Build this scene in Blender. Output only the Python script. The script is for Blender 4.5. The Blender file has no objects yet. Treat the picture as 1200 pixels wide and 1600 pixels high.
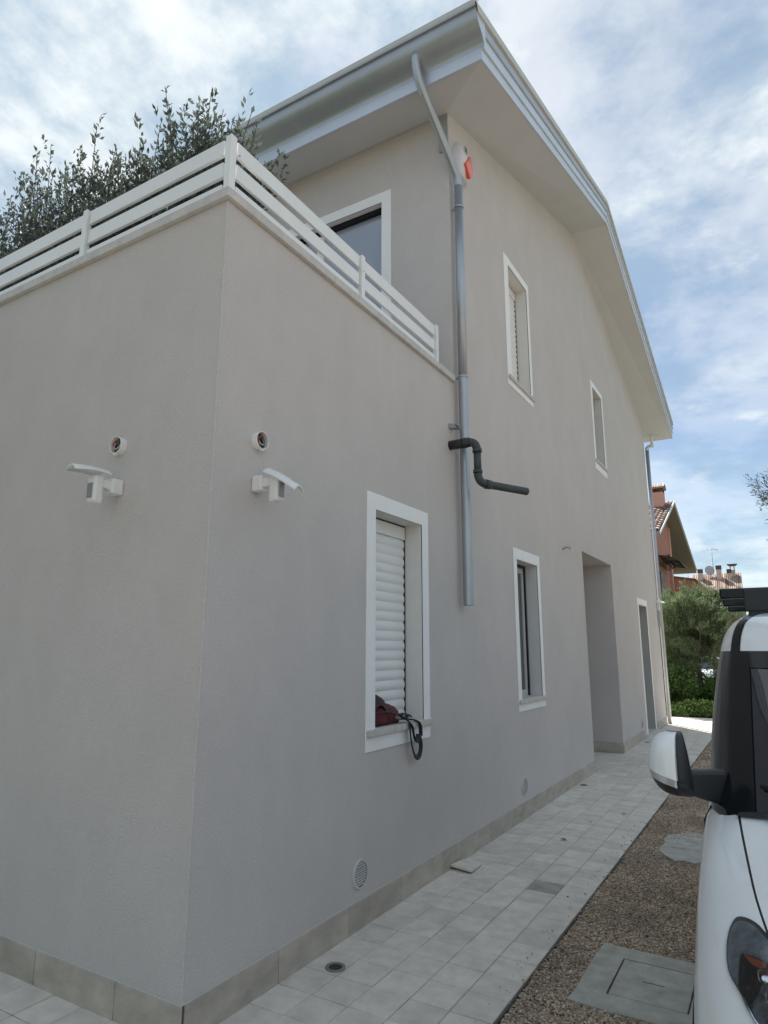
import bpy, bmesh, math, random
import numpy as np
from mathutils import Vector, Matrix
from mathutils.bvhtree import BVHTree
random.seed(7)
rng = np.random.default_rng(11)
S = bpy.context.scene
COL = S.collection
R = math.radians

# ------------------------------------------------------------ camera
cam_d = bpy.data.cameras.new('camera')
cam = bpy.data.objects.new('camera', cam_d); COL.objects.link(cam); S.camera = cam
cam_d.sensor_fit = 'HORIZONTAL'; cam_d.sensor_width = 36.0
cam_d.lens = 36.0 * 1016.5 / 1200.0
cam_d.clip_start = 0.05; cam_d.clip_end = 1500
yaw, pitch, roll = .5383, .206487, .0019376
f_ = Vector((-math.sin(yaw)*math.cos(pitch), math.cos(yaw)*math.cos(pitch), math.sin(pitch)))
r_ = Vector((math.cos(yaw), math.sin(yaw), 0)); u_ = r_.cross(f_)
r2 = math.cos(roll)*r_ + math.sin(roll)*u_; u2 = -math.sin(roll)*r_ + math.cos(roll)*u_
M = Matrix((r2, u2, -f_)).transposed().to_4x4(); M.translation = Vector((2.43636, -2.34112, 1.71))
cam.matrix_world = M

# ------------------------------------------------------------ light
SUN_AZ = Vector((-.63, .777, 0)).normalized(); SUN_EL = R(50)
sun_dir = Vector((SUN_AZ.x*math.cos(SUN_EL), SUN_AZ.y*math.cos(SUN_EL), math.sin(SUN_EL)))
sd = bpy.data.lights.new('sun', 'SUN'); sd.energy = 5.0; sd.angle = R(.6); sd.color = (1, .95, .88)
so = bpy.data.objects.new('sun', sd); COL.objects.link(so)
so.rotation_euler = (-sun_dir).to_track_quat('-Z', 'Y').to_euler()

W = bpy.data.worlds.new('World'); S.world = W; W.use_nodes = True
nt = W.node_tree; nt.nodes.clear(); N = nt.nodes.new; Lk = nt.links.new
out = N('ShaderNodeOutputWorld')
sky = N('ShaderNodeTexSky'); sky.sky_type = 'NISHITA'; sky.sun_disc = False
sky.sun_elevation = SUN_EL; sky.sun_rotation = math.atan2(SUN_AZ.x, SUN_AZ.y)
sky.air_density = 1.0; sky.dust_density = .4; sky.ozone_density = 1.0
bg1 = N('ShaderNodeBackground'); bg1.inputs[1].default_value = .060
Lk(sky.outputs[0], bg1.inputs[0])
tc = N('ShaderNodeTexCoord'); sep = N('ShaderNodeSeparateXYZ'); Lk(tc.outputs['Generated'], sep.inputs[0])
def math_(op, a, b=None, c=None):
    n = N('ShaderNodeMath'); n.operation = op
    for i, v in enumerate((a, b, c)):
        if v is None: continue
        if isinstance(v, (int, float)): n.inputs[i].default_value = v
        else: Lk(v, n.inputs[i])
    return n.outputs[0]
zc = math_('ADD', math_('MAXIMUM', sep.outputs[2], 0.0), .22)
px = math_('DIVIDE', sep.outputs[0], zc); py = math_('DIVIDE', sep.outputs[1], zc)
comb = N('ShaderNodeCombineXYZ'); Lk(px, comb.inputs[0]); Lk(py, comb.inputs[1])
def noise_w(scale, detail, rough, off, dist=0.0):
    mp = N('ShaderNodeMapping'); mp.inputs['Location'].default_value = off
    Lk(comb.outputs[0], mp.inputs[0])
    n = N('ShaderNodeTexNoise'); n.inputs['Scale'].default_value = scale
    n.inputs['Detail'].default_value = detail; n.inputs['Roughness'].default_value = rough
    n.inputs['Distortion'].default_value = dist
    Lk(mp.outputs[0], n.inputs['Vector']); return n.outputs[0]
def ramp_(fac, lo, hi, a=0.0, b=1.0):
    n = N('ShaderNodeMapRange'); n.interpolation_type = 'SMOOTHSTEP'
    n.inputs[1].default_value = lo; n.inputs[2].default_value = hi
    n.inputs[3].default_value = a; n.inputs[4].default_value = b
    Lk(fac, n.inputs[0]); return n.outputs[0]
big = noise_w(.62, 3, .5, (12.2, 6.6, 0))
puff = noise_w(2.7, 12, .58, (10.4, 2.4, 0), .15)
wisp = noise_w(1.1, 7, .60, (7.7, 2.2, 0), .8)
m1 = ramp_(math_('ADD', math_('MULTIPLY', big, .60), math_('MULTIPLY', puff, .62)), .53, .66)
m2 = ramp_(wisp, .38, .72, .30, .78)
mask = math_('MAXIMUM', m1, m2)
low = ramp_(sep.outputs[2], .05, .50, .55, 1.0)
mask = math_('MULTIPLY', mask, low)
mask = math_('MULTIPLY', mask, .95)
# thicker cloud is greyer below, thin edges are bright
shade = noise_w(3.4, 9, .6, (3.3, 6.6, 0), .15)
cr = N('ShaderNodeMixRGB'); cr.inputs[1].default_value = (.40, .54, .68, 1); cr.inputs[2].default_value = (.95, 1.0, 1.0, 1)
Lk(ramp_(shade, .36, .62), cr.inputs[0])
bg2 = N('ShaderNodeBackground'); Lk(cr.outputs[0], bg2.inputs[0]); bg2.inputs[1].default_value = .54
mix = N('ShaderNodeMixShader'); Lk(mask, mix.inputs[0]); Lk(bg1.outputs[0], mix.inputs[1]); Lk(bg2.outputs[0], mix.inputs[2])
Lk(mix.outputs[0], out.inputs[0])

S.view_settings.view_transform = 'Standard'; S.view_settings.look = 'None'
S.view_settings.exposure = 1.0; S.view_settings.gamma = 1.0; S.view_settings.use_curve_mapping = False

# ------------------------------------------------------------ materials
MATS = {}
def mat(name, col, rough=.7, metal=0.0, noise=0.0, nscale=6.0, bump=0.0, bscale=80.0, var=0.0, col2=None, spec=.5, coat=0.0, stretch=(1,1,1), trans=0.0, bdist=.004):
    if name in MATS: return MATS[name]
    m = bpy.data.materials.new(name); m.use_nodes = True; MATS[name] = m
    t = m.node_tree; b = t.nodes['Principled BSDF']
    b.inputs['Roughness'].default_value = rough; b.inputs['Metallic'].default_value = metal
    b.inputs['Specular IOR Level'].default_value = spec; b.inputs['Coat Weight'].default_value = coat
    if coat: b.inputs['Coat Roughness'].default_value = .04
    b.inputs['Transmission Weight'].default_value = trans
    c = (*col, 1); b.inputs['Base Color'].default_value = c
    src = None
    geo = t.nodes.new('ShaderNodeNewGeometry')
    mp = t.nodes.new('ShaderNodeMapping'); mp.inputs['Scale'].default_value = stretch
    t.links.new(geo.outputs['Position'], mp.inputs[0])
    if noise or col2:
        n = t.nodes.new('ShaderNodeTexNoise'); n.inputs['Scale'].default_value = nscale
        n.inputs['Detail'].default_value = 7; n.inputs['Roughness'].default_value = .6
        t.links.new(mp.outputs[0], n.inputs['Vector'])
        mx = t.nodes.new('ShaderNodeMixRGB')
        k2 = col2 if col2 else tuple(min(1, x*(1+noise)) for x in col)
        k1 = col if col2 else tuple(x*(1-noise) for x in col)
        mx.inputs[1].default_value = (*k1, 1); mx.inputs[2].default_value = (*k2, 1)
        mr = t.nodes.new('ShaderNodeMapRange'); mr.inputs[1].default_value = .3; mr.inputs[2].default_value = .7
        t.links.new(n.outputs[0], mr.inputs[0]); t.links.new(mr.outputs[0], mx.inputs[0]); src = mx.outputs[0]
    if var:
        oi = t.nodes.new('ShaderNodeObjectInfo')
        hs = t.nodes.new('ShaderNodeHueSaturation')
        mr = t.nodes.new('ShaderNodeMapRange'); mr.inputs[3].default_value = 1-var; mr.inputs[4].default_value = 1+var
        t.links.new(oi.outputs['Random'], mr.inputs[0]); t.links.new(mr.outputs[0], hs.inputs['Value'])
        if src: t.links.new(src, hs.inputs['Color'])
        else: hs.inputs['Color'].default_value = c
        src = hs.outputs[0]
    if src: t.links.new(src, b.inputs['Base Color'])
    if bump:
        n = t.nodes.new('ShaderNodeTexNoise'); n.inputs['Scale'].default_value = bscale; n.inputs['Detail'].default_value = 5
        n.inputs['Roughness'].default_value = .65
        t.links.new(mp.outputs[0], n.inputs['Vector'])
        bp = t.nodes.new('ShaderNodeBump'); bp.inputs['Strength'].default_value = bump; bp.inputs['Distance'].default_value = bdist
        t.links.new(n.outputs[0], bp.inputs['Height']); t.links.new(bp.outputs[0], b.inputs['Normal'])
    return m

def plaster(name, col):
    m = mat(name, col, .92, noise=.035, nscale=1.1, bump=.8, bscale=130, spec=.2, bdist=.004)
    t = m.node_tree; b = t.nodes['Principled BSDF']
    # large faint trowel blotches multiplied on the base
    old = b.inputs['Base Color'].links[0].from_socket
    n = t.nodes.new('ShaderNodeTexNoise'); n.inputs['Scale'].default_value = 3.5; n.inputs['Detail'].default_value = 10; n.inputs['Roughness'].default_value = .7
    mp = t.nodes.new('ShaderNodeMapping'); mp.inputs['Scale'].default_value = (1, 1, .55)
    g = t.nodes.new('ShaderNodeNewGeometry'); t.links.new(g.outputs['Position'], mp.inputs[0]); t.links.new(mp.outputs[0], n.inputs['Vector'])
    mr = t.nodes.new('ShaderNodeMapRange'); mr.inputs[1].default_value = .3; mr.inputs[2].default_value = .7
    mr.inputs[3].default_value = .955; mr.inputs[4].default_value = 1.03; t.links.new(n.outputs[0], mr.inputs[0])
    n2 = t.nodes.new('ShaderNodeTexNoise'); n2.inputs['Scale'].default_value = 120; n2.inputs['Detail'].default_value = 3
    t.links.new(g.outputs['Position'], n2.inputs['Vector'])
    mr2 = t.nodes.new('ShaderNodeMapRange'); mr2.inputs[1].default_value = .3; mr2.inputs[2].default_value = .7
    mr2.inputs[3].default_value = .88; mr2.inputs[4].default_value = 1.09; t.links.new(n2.outputs[0], mr2.inputs[0])
    mu = t.nodes.new('ShaderNodeMath'); mu.operation = 'MULTIPLY'; t.links.new(mr.outputs[0], mu.inputs[0]); t.links.new(mr2.outputs[0], mu.inputs[1])
    vm = t.nodes.new('ShaderNodeVectorMath'); vm.operation = 'SCALE'
    t.links.new(old, vm.inputs[0]); t.links.new(mu.outputs[0], vm.inputs['Scale']); t.links.new(vm.outputs[0], b.inputs['Base Color'])
    return m

WALL = plaster('wall_plaster', (.59, .555, .54))
WHITE = mat('white_plaster', (.88, .89, .89), .8, noise=.03, nscale=5, bump=.3, bscale=150, spec=.3)
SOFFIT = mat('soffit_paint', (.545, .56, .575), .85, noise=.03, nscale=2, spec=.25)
SHUT = mat('shutter_white', (.82, .83, .82), .38, noise=.02, nscale=9)
RAILM = mat('rail_white', (.80, .82, .82), .32, noise=.03, nscale=4)
METAL = mat('zinc_metal', (.44, .465, .50), .45, metal=.8, noise=.06, nscale=3)
METAL2 = mat('bright_metal', (.60, .64, .69), .42, metal=.75, noise=.04, nscale=3)
FLASH = mat('beige_flashing', (.52, .53, .50), .5, metal=.2, noise=.05)
STONE = mat('sill_stone', (.55, .53, .50), .7, noise=.12, nscale=18, bump=.2, bscale=60)
COPE = mat('coping_stone', (.56, .55, .53), .7, noise=.12, nscale=12, bump=.2, bscale=60)
SKIRT = mat('skirting_tile', (.46, .415, .355), .62, noise=.20, nscale=5, bump=.35, bscale=30, var=.10, stretch=(1, 1, 2))
TILE = mat('paving_tile', (.65, .61, .55), .66, noise=.15, nscale=8, bump=.6, bscale=38, var=.085)
TILEDAMP = mat('paving_tile_damp', (.40, .375, .32), .55, noise=.3, nscale=9, bump=.45, bscale=45, var=.05)
GROUT = mat('grout', (.20, .195, .18), .9, noise=.3, nscale=20)
EARTH = mat('ground_earth', (.16, .13, .10), .95, noise=.35, nscale=3, bump=.8, bscale=40)
GREEN = mat('ground_grass', (.11, .115, .065), .95, noise=.4, nscale=2, bump=1, bscale=30)
CONC = mat('concrete', (.42, .415, .375), .88, noise=.22, nscale=9, bump=.6, bscale=70)
BLACKP = mat('black_plastic', (.022, .024, .026), .42, noise=.1)
PIPEB = mat('black_pipe', (.045, .055, .058), .5, noise=.15, nscale=12)
RUBB = mat('rubber', (.02, .02, .02), .8)
WPL = mat('white_plastic', (.78, .79, .78), .35)
DARKIN = mat('dark_inside', (.03, .028, .028), .8)
GLASS = mat('window_glass', (.05, .06, .065), .04, spec=.9, coat=.4)
VANGL = mat('van_glass', (.012, .018, .03), .03, spec=.7)
VANW = mat('van_paint', (.83, .85, .86), .32, coat=.8, noise=.01)
VANB = mat('van_black_trim', (.008, .010, .013), .14, spec=.3)
CHROME = mat('chrome', (.8, .82, .84), .12, metal=1)
ORANGE = mat('amber_plastic', (.30, .07, .02), .3)
REDL = mat('siren_red', (.75, .10, .04), .25, coat=.5)
SIRENG = mat('siren_grey', (.66, .65, .68), .4)
def clear_mat(name, col=(1,1,1), fac=.86):
    m = bpy.data.materials.new(name); m.use_nodes = True; t = m.node_tree; t.nodes.clear()
    o = t.nodes.new('ShaderNodeOutputMaterial'); tr = t.nodes.new('ShaderNodeBsdfTransparent'); gl = t.nodes.new('ShaderNodeBsdfGlossy')
    gl.inputs['Roughness'].default_value = .03; tr.inputs[0].default_value = (*col, 1)
    mx = t.nodes.new('ShaderNodeMixShader'); fr = t.nodes.new('ShaderNodeFresnel'); fr.inputs[0].default_value = 1.5
    t.links.new(fr.outputs[0], mx.inputs[0]); t.links.new(tr.outputs[0], mx.inputs[1]); t.links.new(gl.outputs[0], mx.inputs[2]); t.links.new(mx.outputs[0], o.inputs[0])
    return m
CLEAR = clear_mat('clear_lens', (.93, .95, .97))

# ------------------------------------------------------------ helpers
def wloc(o):
    v = Vector((0, 0, 0))
    while o: v += Vector(o.location); o = o.parent
    return v
class MB:
    def __init__(s): s.v = []; s.f = []; s.smooth = []
    def face(s, pts, sm=False):
        n = len(s.v); s.v += [tuple(p) for p in pts]; s.f.append(tuple(range(n, n+len(pts)))); s.smooth.append(sm); return s
    def box(s, x0, x1, y0, y1, z0, z1):
        n = len(s.v)
        s.v += [(x0,y0,z0),(x1,y0,z0),(x1,y1,z0),(x0,y1,z0),(x0,y0,z1),(x1,y0,z1),(x1,y1,z1),(x0,y1,z1)]
        for q in ((0,3,2,1),(4,5,6,7),(0,1,5,4),(1,2,6,5),(2,3,7,6),(3,0,4,7)): s.f.append(tuple(n+i for i in q)); s.smooth.append(False)
        return s
    def prism(s, poly, ax, a, b):
        # poly of 2D points in the other two axes, extruded along ax from a to b
        def mk(p, t):
            l = list(p); l.insert(ax, t); return tuple(l)
        n = len(s.v); k = len(poly)
        s.v += [mk(p, a) for p in poly] + [mk(p, b) for p in poly]
        for i in range(k): s.f.append((n+i, n+(i+1)%k, n+k+(i+1)%k, n+k+i)); s.smooth.append(False)
        s.f.append(tuple(n+i for i in range(k))[::-1]); s.smooth.append(False)
        s.f.append(tuple(n+k+i for i in range(k))); s.smooth.append(False)
        return s
    def grid(s, rows, sm=True, close=False):
        n = len(s.v); R_, C_ = len(rows), len(rows[0])
        for r in rows: s.v += [tuple(p) for p in r]
        for i in range(R_-1):
            for j in range(C_ if close else C_-1):
                j2 = (j+1) % C_
                s.f.append((n+i*C_+j, n+i*C_+j2, n+(i+1)*C_+j2, n+(i+1)*C_+j)); s.smooth.append(sm)
        return s
    def tube(s, pts, r, seg=12, caps=True, sm=True, flat=None):
        pts = [Vector(p) for p in pts]; k = len(pts)
        rs = r if isinstance(r, (list, tuple)) else [r]*k
        up = None; rows = []
        for i, p in enumerate(pts):
            t = (pts[min(i+1, k-1)] - pts[max(i-1, 0)])
            if t.length < 1e-9: t = Vector((0,0,1))
            t.normalize()
            if up is None:
                up = Vector((0,0,1)) if abs(t.z) < .9 else Vector((1,0,0))
            up = (up - t*up.dot(t))
            if up.length < 1e-6: up = t.orthogonal()
            up.normalize(); sd_ = t.cross(up)
            fl = flat if flat else 1.0
            rows.append([p + (up*math.cos(a)*fl + sd_*math.sin(a))*rs[i] for a in [2*math.pi*j/seg for j in range(seg)]])
        s.grid(rows, sm, True)
        if caps:
            s.face([rows[0][j] for j in range(seg)][::-1]); s.face(rows[-1])
        return s
    def rings(s, c, n, spec, seg=24, sm=False, cap=False):
        c, n = Vector(c), Vector(n).normalized()
        a_ = Vector((0,0,1)) if abs(n.z) < .9 else Vector((1,0,0)); a_ = (a_-n*a_.dot(n)).normalized(); b_ = n.cross(a_)
        rows = [[c+n*d+(a_*math.cos(2*math.pi*k/seg)+b_*math.sin(2*math.pi*k/seg))*r for k in range(seg)] for d, r in spec]
        s.grid(rows, sm, True)
        if cap: s.face(rows[-1])
        return s
    def build(s, name, m, parent=None, bevel=0.0, **props):
        me = bpy.data.meshes.new(name)
        off = wloc(parent) if parent else Vector((0,0,0))
        me.from_pydata([(v[0]-off.x, v[1]-off.y, v[2]-off.z) for v in s.v], [], s.f)
        me.polygons.foreach_set('use_smooth', s.smooth); me.update()
        ms = m if isinstance(m, (list, tuple)) else [m]
        for q in ms: me.materials.append(q)
        bm = bmesh.new(); bm.from_mesh(me); bmesh.ops.remove_doubles(bm, verts=bm.verts, dist=1e-5)
        bmesh.ops.recalc_face_normals(bm, faces=bm.faces); bm.to_mesh(me); bm.free()
        o = bpy.data.objects.new(name, me); COL.objects.link(o)
        if parent: o.parent = parent
        if bevel:
            bv = o.modifiers.new('bevel', 'BEVEL'); bv.width = bevel; bv.segments = 2; bv.limit_method = 'ANGLE'; bv.angle_limit = R(40)
            bv.harden_normals = False
        for k_, v_ in props.items(): o[k_] = v_
        return o
def thing(name, loc, label, cat, group=None):
    o = bpy.data.objects.new(name, None); COL.objects.link(o); o.location = loc; o.empty_display_size = .1
    o['label'] = label; o['category'] = cat
    if group: o['group'] = group
    return o
def raw_mesh(name, V, F4, m, parent=None, smooth=False, **props):
    """numpy verts (n,3) and quads or tris (k,c)"""
    V = np.asarray(V, np.float32); F4 = np.asarray(F4, np.int32); c = F4.shape[1]
    off = np.array(wloc(parent)) if parent else np.zeros(3)
    V = (V - off).astype(np.float32)
    me = bpy.data.meshes.new(name)
    me.vertices.add(len(V)); me.vertices.foreach_set('co', V.ravel())
    me.loops.add(F4.size); me.loops.foreach_set('vertex_index', F4.ravel())
    me.polygons.add(len(F4)); me.polygons.foreach_set('loop_start', np.arange(0, F4.size, c, dtype=np.int32))
    me.polygons.foreach_set('use_smooth', np.full(len(F4), smooth))
    me.update(calc_edges=True); me.validate()
    for q in (m if isinstance(m, (list, tuple)) else [m]): me.materials.append(q)
    o = bpy.data.objects.new(name, me); COL.objects.link(o)
    if parent: o.parent = parent
    for k_, v_ in props.items(): o[k_] = v_
    return o

def holes_wall(mb, us, vs, holes, mp):
    """rectangular wall with holes, mp(u,v)->xyz"""
    U = sorted(set([us[0], us[1]] + [h for q in holes for h in q[:2] if us[0] < h < us[1]]))
    V = sorted(set([vs[0], vs[1]] + [h for q in holes for h in q[2:] if vs[0] < h < vs[1]]))
    for a, b in zip(U, U[1:]):
        for c, d in zip(V, V[1:]):
            mu, mv = (a+b)/2, (c+d)/2
            if any(q[0] < mu < q[1] and q[2] < mv < q[3] for q in holes): continue
            mb.face([mp(a, c), mp(b, c), mp(b, d), mp(a, d)])

# ============================================================ GROUND
g = MB(); g.face([(-400,-400,-.09),(400,-400,-.09),(400,400,-.09),(-400,400,-.09)])
g.build('ground', GREEN, kind='structure')
gb = MB(); gb.face([(1.11,-24,-.055),(26,-24,-.055),(26,14.7,-.055),(1.11,14.7,-.055)]); gb.face([(-24,-24,-.055),(1.11,-24,-.055),(1.11,-9,-.055),(-24,-9,-.055)])
gb.build('gravel_bed', mat('gravel_bed', (.33,.27,.21), .95, noise=.3, nscale=14, bump=.8, bscale=90), kind='structure')

T = .221
pave = MB()
pave.box(0, 1.105, -9, 14.7, -.06, -.0065); pave.box(-7, 0, -9, 0, -.06, -.0065); pave.box(-1.6, 0, 7.59, 9.6, -.06, -.0065)
pave.box(-6, 6, 14.7, 16.6, -.06, -.0065)
pavement = pave.build('pavement', GROUT, kind='structure')
def tile_mesh(name, m, seed):
    rr = random.Random(seed); mb = MB(); h = (T-.0045)/2
    c = [(-h,-h),(h,-h),(h,h),(-h,h)]; c = [(x+rr.uniform(-.0012,.0012), y+rr.uniform(-.0012,.0012)) for x, y in c]
    b = .003
    lo = [(x, y, -.03) for x, y in c]; mid = [(x, y, -b) for x, y in c]; tp = [(x*(1-b/h), y*(1-b/h), rr.uniform(-.0006,.0006)) for x, y in c]
    mb.grid([lo, mid, tp], False, True); mb.face(tp)
    o = mb.build(name, m); me = o.data; bpy.data.objects.remove(o); return me
TM = [tile_mesh('tile', TILE, i) for i in range(5)]
TMD = tile_mesh('tile', TILEDAMP, 9)
spots = []
for j in range(0, 52):
    for i in range(5): spots.append((T*(i+.5), T*(j+.5)))
for j in range(-3, 0):
    for i in range(-8, 5): spots.append((T*(i+.5), T*(j+.5)))
spots = spots[:300]
drains = [(.165, .955), (.093, 6.577), (.084, 11.119)]
damp = {(3, 12), (3, 13), (4, 12)}
for x, y in spots:
    ij = (int(x//T), int(y//T))
    me = TMD if ij in {(3, 12)} else random.choice(TM)
    o = bpy.data.objects.new('tile', me); COL.objects.link(o); o.parent = pavement
    o.location = (x, y, random.uniform(-.0016, .0016)); o.rotation_euler = (random.gauss(0,.0022), random.gauss(0,.0022), random.choice((0,1,2,3))*math.pi/2+random.gauss(0,.002))
rest = MB()
done = {(round(x/T-.5), round(y/T-.5)) for x, y in spots}
def rest_tiles(i0, i1, j0, j1):
    for i in range(i0, i1):
        for j in range(j0, j1):
            if (i, j) in done: continue
            done.add((i, j)); dz = random.uniform(-.0015, .0015)
            rest.box(i*T+.0022, (i+1)*T-.0022, j*T+.0022, (j+1)*T-.0022, -.03, dz)
rest_tiles(0, 5, -14, 0); rest_tiles(-20, 0, -14, 0); rest_tiles(0, 5, 40, 67); rest_tiles(-7, 0, 35, 43); rest_tiles(-26, 26, 67, 75)
rest.build('tile_field', mat('paving_tile_far', (.65,.61,.55), .66, noise=.16, nscale=3.2, bump=.45, bscale=45), pavement, kind='stuff')
# dark edging strip of the path
ed = MB(); ed.box(1.106, 1.116, -9, 14.7, -.06, -.004)
ed.build('edging', mat('edge_dark', (.10,.09,.08), .9), pavement)

# gravel pebbles
def pebbles(n, x0, x1, y0, y1, smin, smax, seed, avoid, lift=-.012):
    r = np.random.default_rng(seed)
    c = np.stack([r.uniform(x0, x1, n), y0 + (y1-y0)*r.random(n)**1.25, np.zeros(n)], 1)
    keep = np.ones(n, bool)
    for (a, b, c_, d) in avoid: keep &= ~((c[:,0] > a) & (c[:,0] < b) & (c[:,1] > c_) & (c[:,1] < d))
    c = c[keep]; n = len(c)
    base = np.array([(1,0,0),(0,1,0),(-1,0,0),(0,-1,0),(0,0,1),(0,0,-1)], float)
    tris = np.array([(0,1,4),(1,2,4),(2,3,4),(3,0,4),(1,0,5),(2,1,5),(3,2,5),(0,3,5)])
    s = r.uniform(smin, smax, n)[:,None]*np.stack([r.uniform(.7,1.3,n), r.uniform(.5,1.0,n), r.uniform(.28,.6,n)],1)
    pts = base[None]*s[:,None,:]*r.uniform(.75,1.25,(n,6,3))
    a = r.uniform(0, 2*np.pi, n); t = r.normal(0, .5, n)
    ca, sa = np.cos(a)[:,None], np.sin(a)[:,None]; ct, st = np.cos(t)[:,None], np.sin(t)[:,None]
    x, y, z = pts[...,0], pts[...,1], pts[...,2]
    y, z = y*ct - z*st, y*st + z*ct
    x, y = x*ca - y*sa, x*sa + y*ca
    P = np.stack([x, y, z], -1); c[:,2] = lift + r.uniform(-.008, .006, n) + .006*np.sin(c[:,0]*7)*np.sin(c[:,1]*5)
    P += c[:,None,:]
    F = tris[None] + (np.arange(n)*6)[:,None,None]
    return P.reshape(-1,3), F.reshape(-1,3)
GM = bpy.data.materials.new('gravel'); GM.use_nodes = True
t = GM.node_tree; b = t.nodes['Principled BSDF']; b.inputs['Roughness'].default_value = .85
ge = t.nodes.new('ShaderNodeNewGeometry'); cr2 = t.nodes.new('ShaderNodeValToRGB'); t.links.new(ge.outputs['Random Per Island'], cr2.inputs[0])
cr2.color_ramp.elements[0].color = (.25,.18,.125,1); cr2.color_ramp.elements[1].color = (.70,.62,.52,1)
for p, c in ((.2,(.38,.285,.20,1)),(.55,(.48,.37,.265,1)),(.8,(.56,.46,.36,1))):
    e = cr2.color_ramp.elements.new(p); e.color = c
nz = t.nodes.new('ShaderNodeTexNoise'); nz.inputs['Scale'].default_value = 2.2; nz.inputs['Detail'].default_value = 5; t.links.new(ge.outputs['Position'], nz.inputs['Vector'])
mrr = t.nodes.new('ShaderNodeMapRange'); mrr.inputs[1].default_value = .3; mrr.inputs[2].default_value = .7; mrr.inputs[3].default_value = .72; mrr.inputs[4].default_value = 1.18
t.links.new(nz.outputs[0], mrr.inputs[0]); vm = t.nodes.new('ShaderNodeVectorMath'); vm.operation = 'SCALE'
t.links.new(cr2.outputs[0], vm.inputs[0]); t.links.new(mrr.outputs[0], vm.inputs['Scale']); t.links.new(vm.outputs[0], b.inputs['Base Color'])
avoid = [(1.37,2.0,1.31,2.0), (1.44,1.72,3.97,4.72)]
V1, F1 = pebbles(190000, 1.118, 2.35, .1, 8.5, .006, .0115, 3, avoid)
V2, F2 = pebbles(26000, 1.118, 2.6, 8.0, 14.7, .014, .024, 4, [])
V3, F3 = pebbles(26000, 1.4, 6.0, -3, 6, .016, .026, 5, [(1.3,2.1,1.2,2.1)], lift=-.03)
VV = np.vstack([V1, V2, V3]); FF = np.vstack([F1, F2+len(V1), F3+len(V1)+len(V2)])
V4, F4_ = pebbles(230, 1.0, 1.118, .3, 9.0, .004, .010, 8, [], lift=.006)
VV = np.vstack([VV, V4]); FF = np.vstack([FF, F4_+len(V1)+len(V2)+len(V3)])
gv = raw_mesh('gravel', VV, FF, GM, kind='stuff'); gv['label'] = 'brown and beige gravel strip between the tiled path and the van'; gv['category'] = 'gravel'

# ============================================================ HOUSE
HX = -9.2
house = thing('house', (0, 0, 0), 'two storey greige plastered house with wide white eaves and zinc gutter', 'house')
win = {  # y0,y1,z0,z1 of openings on the side wall
 'a': (1.612, 2.332, 1.172, 2.702), 'b': (4.62, 5.335, 1.175, 2.69), 'c': (4.72, 5.42, 4.885, 6.395), 'd': (9.02, 9.70, 4.95, 6.325),
}
porch = (7.59, 9.60, -.06, 3.16); fdoor = (12.0, 12.91, .06, 2.61)
w = MB()
holes = list(win.values()) + [(7.59, 9.60, -.1, 3.16), (12.0, 12.91, .06, 2.61)]
holes_wall(w, (3.04, 14.55), (-.1, 7.13), holes, lambda u, v: (0, u, v))
w.face([(0,3.04,7.13),(0,14.55,7.13),(0,14.55,7.16),(0,8.33,9.0),(0,3.04,7.26)])
holes_wall(w, (0, 3.04), (-.1, 4.205), [win['a']], lambda u, v: (0, u, v))
# front wall of the low wing, back side, top deck
w.face([(HX,0,-.1),(0,0,-.1),(0,0,4.205),(HX,0,4.205)])
w.face([(HX,0,-.1),(HX,3.04,-.1),(HX,3.04,4.205),(HX,0,4.205)])
holes_wall(w, (HX, 0), (4.0, 7.3), [(-2.62, -.81, 3.9, 6.49)], lambda u, v: (u, 3.04, v))
w.face([(HX,3.04,-.1),(HX,14.55,-.1),(HX,14.55,7.16),(HX,8.33,9.0),(HX,3.04,7.26)])
w.face([(HX,14.55,-.1),(0,14.55,-.1),(0,14.55,7.2),(HX,14.55,7.2)])
# porch niche
x0 = -1.6
w.face([(0,7.59,-.06),(x0,7.59,-.06),(x0,7.59,3.16),(0,7.59,3.16)]); w.face([(0,9.6,-.06),(x0,9.6,-.06),(x0,9.6,3.16),(0,9.6,3.16)])
w.face([(x0,7.59,-.06),(x0,9.6,-.06),(x0,9.6,3.16),(x0,7.59,3.16)]); w.face([(0,7.59,3.16),(0,9.6,3.16),(x0,9.6,3.16),(x0,7.59,3.16)])
w.build('wall', WALL, house)
dk = MB(); dk.box(HX, -.24, .24, 3.04, 3.9, 4.0); dk.box(-.24, -.22, .22, 3.04, 3.9, 4.2); dk.box(HX, -.22, .22, .24, 3.9, 4.2)
dk.build('terrace_floor', STONE, house)
# small block in darker grey below the eave corner
MB().box(-.10, -.002, 3.022, 3.042, 6.80, 7.25).build('corner_block', mat('block_grey', (.36,.37,.37), .9), house)

# rendered corner bead where the two walls of the low wing meet, slightly proud
cb = MB(); cb.grid([[(-.014,-.0006,z),(-.003,-.0035,z),(.0022,-.0022,z),(.0035,.003,z),(.0006,.014,z)] for z in (.167, 1.2, 2.4, 3.3, 4.2)], True)
cb.build('corner_bead', WALL, house)
# coping: stone pieces
def coping(segs, along):
    for a, b in segs:
        m = MB()
        if along == 'y': m.box(-.25, .032, a, b-.003, 4.207, 4.266)
        else: m.box(a+.003, b, -.032, .25, 4.207, 4.266)
        m.build('coping', COPE, house, bevel=.004)
coping([(.252, 1.02), (1.02, 2.02), (2.02, 3.02)], 'y')
coping([(-1.0, .032), (-2.1, -1.0), (-3.2, -2.1), (-4.3, -3.2), (-5.4, -4.3), (-6.5, -5.4), (-7.6, -6.5), (HX, -7.6)], 'x')

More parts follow.
